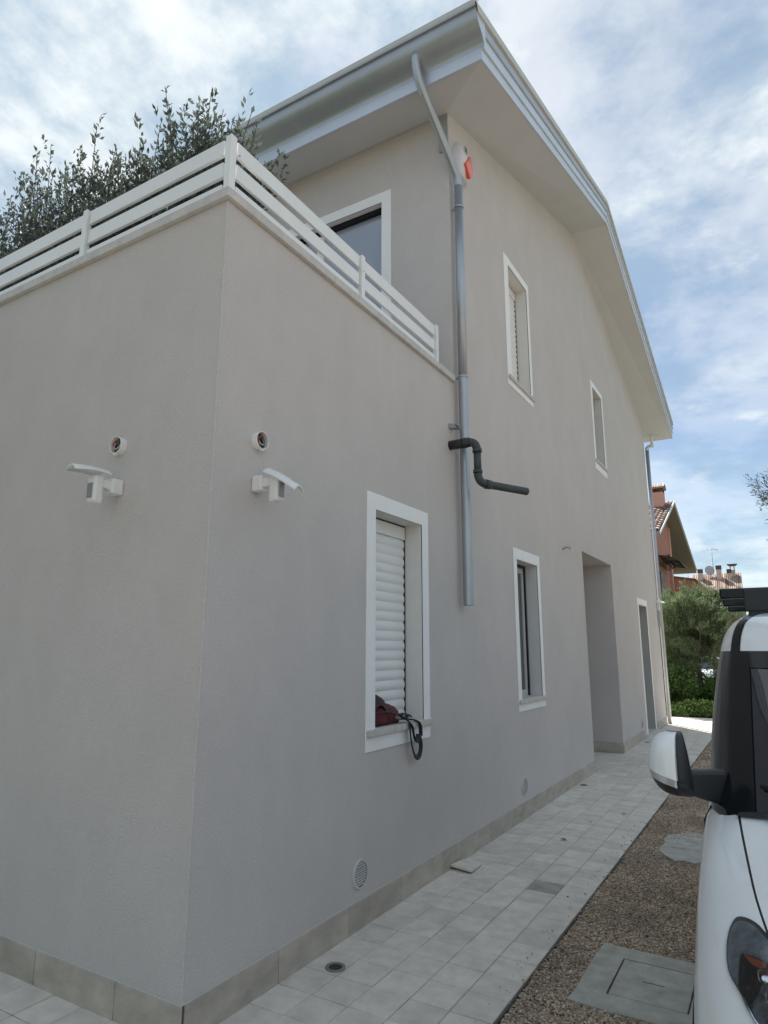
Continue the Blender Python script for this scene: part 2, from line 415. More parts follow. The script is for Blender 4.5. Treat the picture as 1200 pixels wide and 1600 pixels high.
# skirting pieces
MB().box(.0006, .004, 0, 7.59, -.03, .158).build('skirting_bed', mat('joint_dark', (.09,.085,.075), .9), house)
MB().box(HX, 0, -.004, -.0006, -.03, .158).build('skirting_bed', mat('joint_dark', (.09,.085,.075), .9), house)
def skirt(pieces, fn):
    for a, b in pieces:
        m = MB(); fn(m, a+.0022, b-.0022); m.build('skirting_tile', SKIRT, house, bevel=.0015)
yj = [.012, .655, 1.315, 1.965, 2.623, 2.872, 2.984, 3.614, 4.268, 4.927, 5.58, 6.24, 6.90, 7.59]
skirt(list(zip(yj, yj[1:])), lambda m, a, b: m.box(.001, .012, a, b, -.03, .161))
yj = [9.612, 10.27, 10.93, 11.59]
skirt(list(zip(yj, yj[1:])), lambda m, a, b: m.box(.001, .012, a, b, -.03, .161))
yj = [13.2, 13.86, 14.55]
skirt(list(zip(yj, yj[1:])), lambda m, a, b: m.box(.001, .012, a, b, -.03, .161))
xj = [.012, -.432, -1.066, -1.7, -2.36, -3.02, -3.68, -4.34, -5.0]
skirt([(b, a) for a, b in zip(xj, xj[1:])], lambda m, a, b: m.box(a, b, -.012, -.001, -.03, .161))
xj = [.012, -.6, -1.25, -1.58]
skirt([(b, a) for a, b in zip(xj, xj[1:])], lambda m, a, b: m.box(a, b, 9.588, 9.599, -.03, .161))
skirt([(b, a) for a, b in zip(xj, xj[1:])], lambda m, a, b: m.box(a, b, 7.591, 7.602, -.03, .161))
cap = MB(); cap.box(.001, .006, .0, 7.59, .1612, .166); cap.box(HX, .006, -.006, -.001, .1612, .166)
cap.build('skirting_cap', mat('cap_white', (.6,.6,.58), .6), house)

# ---- windows on the side wall
def side_window(op, outer, kind, sill_z, d=.15, nsl=19, label=None):
    y0, y1, z0, z1 = op; Y0, Y1, Z0, Z1 = outer
    m = MB()
    e = .008
    # surround band with reveal, one mesh
    for a, b, c, dd in ((Y0, Y1, z1, Z1), (Y0, y0, z0, z1), (y1, Y1, z0, z1), (Y0, Y1, Z0, z0)):
        m.box(.001, e, a, b, c, dd)
    window = m.build('window', WHITE, house)
    if label: window['label'] = label
    rv = MB()
    rv.face([(e,y0,z0),(-d,y0,z0),(-d,y0,z1),(e,y0,z1)]); rv.face([(e,y1,z0),(-d,y1,z0),(-d,y1,z1),(e,y1,z1)])
    rv.face([(e,y0,z1),(-d,y0,z1),(-d,y1,z1),(e,y1,z1)])
    rv.build('reveal', mat('reveal_paint', (.70,.69,.67), .85, noise=.04, nscale=6, bump=.3, bscale=150), window)
    sl = MB(); sl.box(-d, .036, y0-.12, y1+.13, sill_z-.042, sill_z) if False else sl.box(.0082, .036, Y0+.008, Y1+.012, sill_z-.042, sill_z)
    sl.box(-d-.03, .0082, y0+.001, y1-.001, sill_z-.02, sill_z+.001)
    sl.build('sill', STONE, window, bevel=.003)
    if kind == 'shutter':
        MB().box(-d-.03, -d+.0, y1-.012, y1-.001, z0, z1).build('shutter_guide', BLACKP, window)
        bx = MB(); bx.box(-d-.03, -d+.006, y0, y1-.012, z1-.115, z1-.012); bx.build('shutter_box', SHUT, window, bevel=.003)
        MB().box(-d-.05, -d-.03, y0, y1, z0, z1).build('backing', DARKIN, window)
        top = z1-.117; h = (top - sill_z)/nsl
        rows0 = None
        for k in range(nsl):
            zb = sill_z + k*h
            mb = MB(); prof = []
            for q in range(9):
                a = q/8; prof.append((-d-.012 + .010*math.sin(math.pi*min(1, a*1.08))**.8 if a < .93 else -d-.012, zb + a*(h-.0)))
            mb.grid([[(x, y0+.001, z) for x, z in prof], [(x, y1-.0135, z) for x, z in prof]], True)
            if rows0 is None:
                o = mb.build('shutter_slat', SHUT, window); rows0 = o.data
            else:
                o = bpy.data.objects.new('shutter_slat', rows0); COL.objects.link(o); o.parent = window; o.location = (0, 0, k*h)
    else:
        MB().box(-d-.03, -d+.012, y1-.036, y1-.001, z0, z1-.036).build('shutter_guide', VANB, window)
        MB().box(-d-.03, -d+.012, y0, y1-.001, z1-.036, z1-.001).build('shutter_guide', VANB, window)
        fr = MB()
        fr.box(-d-.05, -d-.006, y1-.10, y1-.037, z0, z1-.037); fr.box(-d-.05, -d-.006, y0, y0+.06, z0, z1-.037)
        fr.box(-d-.05, -d-.006, y0+.06, y1-.10, z1-.10, z1-.037); fr.box(-d-.05, -d-.006, y0+.06, y1-.10, z0, z0+.07)
        fr.build('frame', mat('frame_grey', (.50,.51,.50), .5), window)
        MB().box(-d-.03, -d-.02, y0+.06, y1-.10, z0+.07, z1-.10).build('pane', GLASS, window)
    return window
side_window(win['a'], (1.495, 2.445, 1.032, 2.82), 'shutter', 1.172)
side_window(win['b'], (4.515, 5.44, 1.056, 2.812), 'glass', 1.175)
side_window(win['c'], (4.58, 5.51, 4.77, 6.50), 'shutter', 4.885, nsl=19)
side_window(win['d'], (8.90, 9.82, 4.785, 6.43), 'glass', 4.95)

# front door on the far end
y0, y1, z0, z1 = fdoor
m = MB(); m.box(.001, .009, y0-.13, y0, .06, z1+.13); m.box(.001, .009, y1, y1+.12, .06, z1+.13); m.box(.001, .009, y0, y1, z1, z1+.13)
fd = m.build('door_surround', WHITE, house)
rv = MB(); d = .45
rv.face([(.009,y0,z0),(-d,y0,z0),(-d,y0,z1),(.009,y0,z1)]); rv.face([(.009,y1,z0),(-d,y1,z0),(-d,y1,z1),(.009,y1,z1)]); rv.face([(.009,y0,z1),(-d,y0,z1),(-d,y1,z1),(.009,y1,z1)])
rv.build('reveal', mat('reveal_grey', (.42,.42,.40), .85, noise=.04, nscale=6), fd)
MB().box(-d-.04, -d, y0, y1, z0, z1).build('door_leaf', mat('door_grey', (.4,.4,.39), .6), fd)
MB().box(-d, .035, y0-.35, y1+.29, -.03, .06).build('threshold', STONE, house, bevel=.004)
# porch door hidden in the niche
pd = MB().box(-1.598, -1.55, 8.1, 9.05, 0, 2.35).build('door', mat('porch_door', (.10,.09,.08), .5), house, bevel=.004)
MB().tube([(-1.55,8.2,1.05),(-1.50,8.2,1.05),(-1.50,8.32,1.05)], .01, 8).build('handle', CHROME, pd)

# ---- upper terrace window on the front wall (plane y = 3.04)
fx0, fx1, fz0, fz1 = -2.62, -.81, 3.9, 6.49
m = MB(); m.box(fx1, -.695, 3.030, 3.039, 4.0, 6.61); m.box(-2.735, fx0, 3.030, 3.039, 4.0, 6.61); m.box(fx0, fx1, 3.030, 3.039, fz1, 6.61)
fw = m.build('window', WHITE, house); fw['label'] = 'large terrace window with broad white surround'
rv = MB(); rv.face([(fx1,3.03,4.0),(fx1,3.18,4.0),(fx1,3.18,fz1),(fx1,3.03,fz1)]); rv.face([(fx0,3.03,4.0),(fx0,3.18,4.0),(fx0,3.18,fz1),(fx0,3.03,fz1)]); rv.face([(fx0,3.03,fz1),(fx0,3.18,fz1),(fx1,3.18,fz1),(fx1,3.03,fz1)])
rv.build('reveal', WHITE, fw)
MB().box(fx0, fx1, 3.10, 3.18, fz1-.05, fz1-.001).build('shutter_guide', VANB, fw)
fr = MB(); fr.box(fx0, fx0+.05, 3.13, 3.18, 4.0, fz1-.05); fr.box(fx1-.022, fx1-.001, 3.13, 3.18, 4.0, fz1-.05); fr.box(-1.75, -1.66, 3.13, 3.18, 4.0, fz1-.05); fr.build('frame', WHITE, fw)
MB().box(fx0+.05, fx1-.022, 3.15, 3.16, 4.0, fz1-.05).build('pane', mat('terrace_sky_glass', (.34,.37,.44), .06, spec=1.0, coat=.6), fw)  # pale blue base paints the sky's reflection into the pane colour

# ---- roof: soffit, fascia, gutter, covering
A_, B_, C_ = (0,2.996,7.229), (0,8.29,8.97), (0,14.56,7.155)
Ao, Bo, Co = (.57,2.565,7.19), (.57,8.40,9.035), (.57,15.49,7.10)
s = MB()
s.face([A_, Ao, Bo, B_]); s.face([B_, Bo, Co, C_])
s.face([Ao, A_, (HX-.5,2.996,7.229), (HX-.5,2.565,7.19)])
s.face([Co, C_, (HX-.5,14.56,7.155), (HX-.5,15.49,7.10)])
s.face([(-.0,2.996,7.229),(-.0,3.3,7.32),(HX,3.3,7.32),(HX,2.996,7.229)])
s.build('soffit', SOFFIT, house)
def rake(name, prof, m):
    """prof: list of (outward, up) swept up and down the gable edge"""
    rows = []
    gy_ = [(7.10,2.565),(7.315,2.56),(7.345,2.553),(7.375,2.535),(7.40,2.505),(7.42,2.475),(7.44,2.447),(7.465,2.422),(7.495,2.402),(7.53,2.388),(7.565,2.376),(7.60,2.35),(7.66,2.35),(7.9,2.35)]
    for i_, P in enumerate((Ao, Bo, Co)):
        if i_ == 0: rows.append([(P[0]+a, float(np.interp(P[2]+b, [g[0] for g in gy_], [g[1] for g in gy_])), P[2]+b) for a, b in prof])
        else: rows.append([(P[0]+a, P[1], P[2]+b) for a, b in prof])
    mb = MB(); mb.grid(rows, False); return mb.build(name, m, house)
rake('bargeboard', [(0,-.004),(.010,-.004),(.010,.105),(.006,.112),(.006,.125)], METAL2)
rake('bargeboard', [(.006,.125),(.024,.128),(.026,.150),(.026,.215),(.020,.222),(.020,.238)], METAL2)
rake('bargeboard', [(.020,.238),(.036,.242),(.038,.25),(.038,.318),(.030,.325),(.030,.345)], METAL)
rake('roof_flashing', [(.030,.345),(.056,.350),(.056,.43),(.0,.445),(-.3,.46)], FLASH)
# roof covering
rf = MB()
x1, xl = .55, HX-.5
rf.face([(x1,2.40,7.62),(x1,8.40,9.47),(xl,8.40,9.47),(xl,2.40,7.62)]); rf.face([(x1,15.6,7.53),(x1,8.40,9.47),(xl,8.40,9.47),(xl,15.6,7.53)])
rf.build('roof', FLASH, house)
# front gutter: lower fascia, big cove, lip, top flashing
def eave(name, prof, m, xa=.582):
    mb = MB(); mb.grid([[(xa, y, z) for y, z in prof], [(xl, y, z) for y, z in prof]], len(prof) > 5); return mb.build(name, m, house)
eave('fascia', [(2.58,7.186),(2.558,7.186),(2.558,7.315)], METAL2)
gp = [(2.56,7.315),(2.553,7.345),(2.535,7.375),(2.505,7.40),(2.475,7.42),(2.447,7.44),(2.422,7.465),(2.402,7.495),(2.388,7.53),(2.38,7.565),(2.376,7.585)]
gut = eave('gutter', gp, METAL, .612)
eave('gutter_lip', [(2.376,7.585),(2.352,7.585),(2.346,7.60),(2.352,7.615)], METAL, .614)
eave('roof_flashing', [(2.352,7.615),(2.350,7.66),(2.42,7.685)], FLASH, .626)
MB().face([(.6105,y,z) for y, z in gp]+[(.6105,2.376,7.63),(.6105,2.60,7.66),(.6105,2.60,7.33)]).build('gutter_end', METAL2, house)
# rear gutter with its stub
rg = MB(); rg.tube([(.56,15.52,7.22),(xl,15.52,7.22)], .075, 14); rg.build('gutter', METAL, house)

# ---- downpipes (rain pipes fixed to the house)
def pipe_joint(mb, p, r): mb.tube([(p[0],p[1],p[2]-.012),(p[0],p[1],p[2]+.012)], r, 16)
dp = thing('downpipe', (.075, 3.09, 2.09), 'grey zinc downpipe bending from the front gutter down the near house corner', 'downpipe')
m = MB(); r0 = .043
path = [(-.065,2.45,7.50),(-.065,2.44,7.42),(-.062,2.44,7.34),(-.058,2.46,7.26),(-.048,2.50,7.17)]
end = Vector((.062,2.985,6.56))
path += [tuple(Vector(path[-1]).lerp(end, q)) for q in (.25,.5,.75,1.0)]
path += [(.074,3.06,6.47),(.078,3.088,6.40),(.078,3.09,6.30)]
m.tube(path, r0, 18); m.build('offset_pipe', METAL, dp)
m = MB(); m.tube([(.078,3.09,6.36),(.078,3.09,4.27)], r0+.001, 18); m.build('pipe', METAL, dp)
m = MB(); m.tube([(.078,3.09,4.27),(.078,3.09,2.086)], r0+.003, 18, caps=False); m.tube([(.078,3.09,2.35),(.078,3.09,2.34)], r0, 16); m.build('pipe', METAL, dp)
for z in (6.12, 4.27):
    m = MB(); pipe_joint(m, (.078,3.09,z), r0+.007); m.box(0, .03, 3.08, 3.10, z-.008, z+.008); m.build('pipe_clip', METAL, dp)
dp2 = thing('downpipe', (.055, 14.62, 0), 'grey downpipe on the far rear corner of the house', 'downpipe')
m = MB(); m.tube([(.05,14.64,6.60),(.05,14.64,.0)], .045, 12); m.build('pipe', METAL, dp2)
m = MB(); m.tube([(.05,14.64,6.60),(.05,14.66,6.68),(.08,14.9,6.80)], .047, 12); m.build('offset_pipe', METAL2, dp2)
m = MB(); m.tube([(.13,15.0,7.14),(.13,15.0,6.86)], .035, 10); m.tube([(.13,15.0,6.86),(.13,14.97,6.80)], .045, 10); m.build('outlet', WPL, dp2)

# ---- black waste pipe
bp_ = thing('waste_pipe', (0, 2.93, 3.56), 'black plastic waste pipe with elbows sticking out across the downpipe', 'pipe')
z1_, z2_ = 3.55, 3.15
m = MB(); m.tube([(-.02,2.93,z1_),(.20,2.93,z1_)], .044, 16); m.build('socket_pipe', BLACKP, bp_)
m = MB(); m.tube([(.13,2.93,z1_),(.165,2.93,z1_+.001)], .049, 16); m.build('pipe_collar', BLACKP, bp_)
def arc(c, a, b, n=7):  # quadratic corner
    a, b, c = Vector(a), Vector(b), Vector(c)
    return [tuple(a*(1-t_)**2 + c*2*t_*(1-t_) + b*t_*t_) for t_ in [i/n for i in range(n+1)]]
m = MB(); m.tube(arc((.262,2.932,z1_),(.185,2.93,z1_),(.265,2.935,z1_-.09)), .038, 16); m.build('elbow', PIPEB, bp_)
m = MB(); m.tube([(.265,2.935,z1_-.075),(.266,2.935,z1_-.105)], .043, 16); m.build('pipe_collar', PIPEB, bp_)
m = MB(); m.tube([(.266,2.935,z1_-.09),(.266,2.935,z2_+.10)], .034, 16); m.build('pipe', PIPEB, bp_)
m = MB(); m.tube([(.266,2.935,z2_+.13),(.266,2.935,z2_+.10)], .042, 16); m.build('pipe_collar', PIPEB, bp_)
dirv = (Vector((.549,3.44,z2_))-Vector((.30,2.94,z2_))).normalized(); c0 = Vector((.27,2.935,z2_+.01)); c1 = c0+dirv*.09
m = MB(); m.tube(arc(c0,(.266,2.935,z2_+.10),c1), .037, 16); m.build('elbow', PIPEB, bp_)
m = MB(); m.tube([c1-dirv*.01, c1+dirv*.05], .043, 16); m.build('pipe_collar', PIPEB, bp_)
c2 = Vector((.545,3.43,z2_+.0))
m = MB(); m.tube([c1, c2], .036, 16, caps=False); m.rings(c2, dirv, [(0,.036),(.002,.034),(.001,.030),(-.12,.029),(-.12,.001)], 20); m.build('pipe', PIPEB, bp_)

# small weep spout
sp = thing('spout', (0, 2.94, 3.73), 'small grey overflow spout on the wall above the black pipe', 'spout')
m = MB(); m.grid([[(-.01,2.90,3.715),(-.01,2.90,3.76),(-.01,2.98,3.76),(-.01,2.98,3.715)],[(.085,2.90,3.70),(.06,2.90,3.745),(.06,2.98,3.745),(.085,2.98,3.70)]], False, True); m.face([(-.01,2.90,3.715),(-.01,2.98,3.715),(.085,2.98,3.70),(.085,2.90,3.70)])
m.build('spout_body', METAL, sp, bevel=.003)
MB().box(.05, .074, 2.912, 2.968, 3.7045, 3.735).build('mouth', DARKIN, sp)

# ---- alarm siren
al = thing('alarm_siren', (0, 3.27, 6.78), 'white alarm siren with a red lens high on the wall beside the downpipe', 'alarm')
def bell(cy, cz, h, wd, dpt):
    rows = []
    for k in range(9):
        a = k/8; z = cz + h*(a-.5)
        wv = wd*(math.sin(math.pi*(.22+.66*a))**.6); dv = dpt*(math.sin(math.pi*(.18+.7*a))**.7)
        rows.append([(.001, cy-wv, z), (dv*.75, cy-wv*.93, z), (dv, cy-wv*.5, z), (dv, cy+wv*.5, z), (dv*.75, cy+wv*.93, z), (.001, cy+wv, z)])
    return rows
m = MB(); rw = bell(3.27, 6.78, .42, .15, .115); m.grid(rw, True); m.face(rw[0]); m.face(rw[-1]); m.build('housing', SIRENG, al)
m = MB()
m.prism([(3.31,6.87),(3.40,6.76),(3.385,6.66),(3.30,6.585),(3.18,6.69)], 0, .090, .130); m.build('lens', REDL, al, bevel=.012)
m = MB()
for k in range(3): m.box(.112, .117, 3.20, 3.26, 6.86+k*.025, 6.866+k*.025)
m.build('slots', DARKIN, al)

# ---- security sensors (n = outward normal, t = sideways)
def sensor(base, n, t, label, tilt):
    th = thing('motion_sensor', base, label, 'sensor', 'white motion sensors by the near corner')
    n, t, z = Vector(n), Vector(t), Vector((0,0,1)); b = Vector(base)
    def P(a, s_, c): return b + n*a + t*s_ + z*c
    def obox(mb, a0, a1, s0, s1, c0, c1, tp=0):
        q = [P(a0,s0,c0),P(a1,s0,c0+tp),P(a1,s1,c0+tp),P(a0,s1,c0),P(a0,s0,c1),P(a1,s0,c1-tp),P(a1,s1,c1-tp),P(a0,s1,c1)]
        i = len(mb.v); mb.v += [tuple(v) for v in q]
        for f in ((0,3,2,1),(4,5,6,7),(0,1,5,4),(1,2,6,5),(2,3,7,6),(3,0,4,7)): mb.f.append(tuple(i+k for k in f)); mb.smooth.append(False)
    m = MB(); obox(m, 0, .075, -.04, .04, -.04, .05); m.build('wall_mount', WPL, th, bevel=.01)
    m = MB(); obox(m, .07, .125, -.026, .026, -.02, .035, .004); m.build('arm', WPL, th, bevel=.006)
    m = MB(); obox(m, .12, .185, -.034, .034, -.115, .055, .008); m.build('sensor_body', WPL, th, bevel=.016)
    m = MB(); obox(m, .183, .190, -.022, .022, -.085, .0); m.build('lens', mat('sensor_lens', (.28,.28,.30), .25), th, bevel=.003)
    m = MB(); rows = []
    for i in range(9):
        a = i/8; L = .10 + .21*a; c = .062 + .008*math.sin(a*math.pi) - tilt*.20*a
        hw = .060*(1-.35*a**3)
        rows.append([P(L, s_*hw, c + .028*(1-s_*s_)) for s_ in (-1,-.5,0,.5,1)])
    m.grid(rows, True); rows2 = [[p - Vector((0,0,.006)) for p in r] for r in rows]; m.grid(rows2, True)
    m.grid([rows[-1], rows2[-1]], False); m.grid([[r[0] for r in rows],[r[0] for r in rows2]], False); m.grid([[r[-1] for r in rows],[r[-1] for r in rows2]], False)
    m.build('hood', WPL, th)
sensor((0, .335, 2.60), (1,0,0), (0,1,0), 'white motion sensor with hood on the long side wall left of the shuttered window', .62)
sensor((-.735, 0, 2.60), (0,-1,0), (1,0,0), 'white motion sensor with hood on the short front wall left of the corner', .05)
def jbox(base, n, t, label):
    th = thing('junction_box', base, label, 'junction box', 'round open junction boxes above the motion sensors')
    b, n, t, z = Vector(base), Vector(n), Vector(t), Vector((0,0,1))
    m = MB(); m.rings(b, n, [(0,.053),(.036,.053),(.039,.052),(.039,.0485),(.008,.048)], 28); m.build('rim', WPL, th)
    m = MB(); m.rings(b, n, [(.010,.0485),(.010,.001)], 24); m.build('inside', mat('box_inside', (.05,.04,.038), .7), th)
    for k, c in enumerate(((.35,.03,.03),(.5,.5,.5),(.05,.12,.2))):
        m = MB(); pts = []
        for i in range(12):
            a = i/11*math.pi*1.6 + k*2; rr = .028-.004*k
            pts.append(b + n*(.014+.018*math.sin(i/11*math.pi)) + t*(math.cos(a)*rr) + z*(math.sin(a)*rr))
        m.tube(pts, .0035, 6); m.build('wire', mat('wire_%d' % k, c, .4), th)
    m = MB(); m.box(*(sorted((b.x-.006*abs(t.x)+n.x*.02, b.x+.006*abs(t.x)+n.x*.045))), *(sorted((b.y-.006*abs(t.y)+n.y*.02, b.y+.006*abs(t.y)+n.y*.045))), b.z-.062, b.z-.05); m.build('lug', WPL, th)
jbox((0, .335, 2.862), (1,0,0), (0,1,0), 'round junction box on the long side wall above the side sensor')
jbox((-.755, 0, 2.862), (0,-1,0), (1,0,0), 'round junction box on the short front wall above the front sensor')

VENTM = mat('vent_plastic', (.58,.57,.56), .5)
# ---- round vents
def vent(y, z, label, first=[None]):
    if first[0] is None:
        th = thing('wall_vent', (0, y, z), label, 'vent', 'round vents low on the side wall')
        m = MB(); m.tube([(0,y,z),(.012,y,z)], .086, 28, caps=False)
        ring = [[(.012, y+rr*math.cos(a), z+rr*math.sin(a)) for a in [2*math.pi*j/28 for j in range(28)]] for rr in (.086,.073)]
        m.grid(ring, False, True); m.build('ring', VENTM, th)
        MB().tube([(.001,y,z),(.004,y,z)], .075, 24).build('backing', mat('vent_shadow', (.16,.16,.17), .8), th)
        for k in range(9):
            zz = z-.062+k*.015; hw = math.sqrt(max(0, .073**2-(zz-z)**2))
            q = MB(); q.face([(.004,y-hw,zz+.006),(.004,y+hw,zz+.006),(.013,y+hw,zz),(.013,y-hw,zz)]); q.face([(.013,y-hw,zz),(.013,y+hw,zz),(.011,y+hw,zz-.0015),(.011,y-hw,zz-.0015)])
            q.build('louvre', VENTM, th)
        first[0] = th; return th
    src = first[0]; c = src.copy(); COL.objects.link(c); c.location = (0, y, z); c['label'] = label
    for ch in list(src.children):
        k = ch.copy(); COL.objects.link(k); k.parent = c
    return c
vent(1.447, .313, 'white louvred round vent nearest the corner below the shuttered window')
vent(4.591, .313, 'round vent below the second ground floor window')
vent(11.42, .31, 'small round vent between the porch recess and the far door')

# ---- wire stub
ws = thing('cable_stub', (0, 6.57, 3.06), 'short stripped cable poking from the wall left of the porch', 'cable')
m = MB(); m.tube([(0,6.52,3.045),(.06,6.53,3.085),(.09,6.58,3.09),(.085,6.62,3.05)], .007, 6); m.build('wire', mat('wire_grey',(.45,.43,.45),.5), ws)
m = MB(); m.tube([(0,6.53,3.045),(.05,6.56,3.075),(.07,6.60,3.065)], .006, 6); m.build('wire', mat('wire_dark',(.12,.1,.14),.5), ws)
# ---- far corner lamp
fl = thing('wall_lamp', (0, 14.5, 2.75), 'white hooded lamp with grey box at the far house corner', 'lamp')
m = MB(); rows = [[(.02+.19*math.sin(a)*r_c, 14.45-.13*math.cos(a)*r_c*1.0, 2.84-.06*(r_c)**2) for a in [math.pi*q/8 for q in range(-8,9)]] for r_c in (0.02,.4,.8,1.0)]
m.grid(rows, True); m.build('hood', WPL, fl)
MB().box(.001, .07, 14.40, 14.52, 2.62, 2.80).build('lamp_body', WPL, fl, bevel=.01)
MB().box(.001, .06, 14.42, 14.54, 2.22, 2.60).build('box', mat('box_grey', (.42,.43,.44), .5), fl, bevel=.008)

# ============================================================ RAILING
rail = thing('railing', (0, 0, 4.27), 'white metal terrace railing with three wide horizontal slats', 'railing')
zs = [(4.305, 4.402), (4.452, 4.553), (4.602, 4.705)]
rx = -.075; ry = .075
def slat(a, b, along, z0, z1):
    m = MB()
    if along == 'y': m.box(rx-.011, rx+.011, a, b, z0, z1)
    else: m.box(a, b, ry-.011, ry+.011, z0, z1)
    m.build('slat', RAILM, rail, bevel=.003)
def post(x, y, s_=.022, top=4.714):
    m = MB(); m.box(x-s_, x+s_, y-s_, y+s_, 4.266, top); m.build('post', RAILM, rail, bevel=.003)
post(rx+.004, ry-.004, .024, 4.706)
ysb = [.115, 1.50, 2.80]
for a, b in zip(ysb, ysb[1:]):
    for z0, z1 in zs: slat(a+.004, b-.03, 'y', z0, z1)
post(rx+.008, 1.50); post(rx+.008, 2.80)
xsb = [-.12, -1.43, -2.85, -4.27, -5.7, -7.1, -8.5]
for a, b in zip(xsb, xsb[1:]):
    for z0, z1 in zs: slat(b+.03, a-.004, 'x', z0, z1)
for x in xsb[1:]: post(x, ry-.008)
for (x, y) in ((rx+.048, .10), (rx+.030, 1.50)):
    for z in (4.58, 4.30):
        m = MB(); m.tube([(x-.004, y, z), (x+.003, y, z)], .006, 8); m.build('bolt', METAL, rail)

# ============================================================ VEGETATION
def leaf_mat(name, a, b_, tr=.25, rough=.45, spec=.4):
    m = bpy.data.materials.new(name); m.use_nodes = True; t = m.node_tree; p = t.nodes['Principled BSDF']; o = t.nodes['Material Output']
    g_ = t.nodes.new('ShaderNodeNewGeometry'); mx = t.nodes.new('ShaderNodeMixRGB'); mx.inputs[1].default_value = (*a,1); mx.inputs[2].default_value = (*b_,1)
    t.links.new(g_.outputs['Random Per Island'], mx.inputs[0]); t.links.new(mx.outputs[0], p.inputs['Base Color'])
    p.inputs['Roughness'].default_value = rough; p.inputs['Specular IOR Level'].default_value = spec
    tl = t.nodes.new('ShaderNodeBsdfTranslucent'); t.links.new(mx.outputs[0], tl.inputs[0])
    ms = t.nodes.new('ShaderNodeMixShader'); ms.inputs[0].default_value = tr
    t.links.new(p.outputs[0], ms.inputs[1]); t.links.new(tl.outputs[0], ms.inputs[2]); t.links.new(ms.outputs[0], o.inputs[0])
    return m
def leaves(pos, dirs, L, Wd, r, fold=.25):
    """pos (n,3), dirs (n,3) unit; folded diamond leaves, 4 tris"""
    n = len(pos); up = r.normal(size=(n,3)); side = np.cross(dirs, up); side /= np.linalg.norm(side, axis=1)[:,None]+1e-9
    nor = np.cross(side, dirs)
    L = L*r.uniform(.7,1.25,n)[:,None]; Wd = Wd*r.uniform(.75,1.2,n)[:,None]
    a = pos; c = pos+dirs*L; m_ = pos+dirs*L*.45
    e1 = m_+side*Wd/2+nor*Wd*fold; e2 = m_-side*Wd/2+nor*Wd*fold
    V = np.stack([a, e1, c, e2, m_], 1).reshape(-1,3)
    base = (np.arange(n)*5)[:,None,None]; F = np.array([(0,4,1),(4,2,1),(0,3,4),(4,3,2)])[None]+base
    return V, F.reshape(-1,3)
def shoots_bush(name, base, h, rx_, ry_, nsh, nl, L, Wd, lm, seed, label, cat, group=None, foot=0.0):
    """bush made of upright shoots set with leaf pairs"""
    r = np.random.default_rng(seed); b = np.array(base, float)
    th = thing(name, base, label, cat, group)
    st = MB(); P = []; D = []
    for i in range(nsh):
        a = r.uniform(0, 2*np.pi); q = math.sqrt(r.random()); tx, ty = math.cos(a)*q, math.sin(a)*q
        hh = h*(1-.30*q*q)*r.uniform(.60, .93)
        if r.random() < .09: hh *= 1.14
        p0 = b+np.array([tx*rx_*.45, ty*ry_*.45, foot*r.random()]); p3 = b+np.array([tx*rx_*1.15+r.normal(0,.10), ty*ry_+r.normal(0,.07), hh])
        p1 = p0+np.array([tx*rx_*.2, ty*ry_*.2, hh*.45]); pts = []
        for t_ in np.linspace(0, 1, 9):
            pts.append(p0*(1-t_)**2+2*p1*t_*(1-t_)+p3*t_*t_)
        pts = np.array(pts)
        if i % 4 == 0: st.tube([tuple(x) for x in pts], [.006*(1-.7*k/8)+.0012 for k in range(9)], 4, False)
        n = int(nl*hh/h); ts = r.uniform(.1, 1, n)**.8; seg = np.clip((ts*8).astype(int), 0, 7); fr_ = ts*8-seg
        pp = pts[seg]*(1-fr_)[:,None]+pts[seg+1]*fr_[:,None]; tg = pts[seg+1]-pts[seg]; tg /= np.linalg.norm(tg, axis=1)[:,None]
        lat = r.normal(size=(n,3)); lat -= tg*(lat*tg).sum(1)[:,None]; lat /= np.linalg.norm(lat, axis=1)[:,None]
        # inner side twigs push some leaves off the shoot
        off = lat*(r.random(n)*.11*(1-ts))[:,None]
        d = tg*r.uniform(.5,1.1,n)[:,None]+lat*r.uniform(.4,1.0,n)[:,None]; d /= np.linalg.norm(d, axis=1)[:,None]
        P.append(pp+off); D.append(d)
    P = np.vstack(P); D = np.vstack(D); V, F = leaves(P, D, L, Wd, r)
    raw_mesh('foliage', V, F, lm, th, kind='stuff')
    st.build('stems', mat('twig', (.10,.085,.06), .8), th)
    return th
SHR = leaf_mat('shrub_leaf', (.075,.095,.085), (.14,.165,.14), .35, .6, .25)
grp = 'evergreen shrubs along the terrace railing'
sh = [((-.66,.56,4.0), 1.58, .32, .24, 'thin leafed shrub nearest the railing corner post reaching the gutter'),
      ((-1.04,.62,4.0), 2.14, .48, .30, 'tallest dense shrub behind the short railing side'),
      ((-1.64,.62,4.0), 1.92, .42, .30, 'lower shrub left of the tallest terrace shrub'),
      ((-2.30,.62,4.0), 2.20, .50, .30, 'terrace shrub directly behind the second railing post'),
      ((-3.05,.66,4.0), 2.52, .52, .32, 'terrace shrub at the left photo edge'),
      ((-3.95,.70,4.0), 2.40, .60, .34, 'terrace shrub farthest from the railing corner')]
for i, (b0, h, a, b_, lab) in enumerate(sh):
    shoots_bush('shrub', b0, h, a, b_, 210, 50, .054, .024, SHR, 50+i, lab, 'shrub', grp, .1)

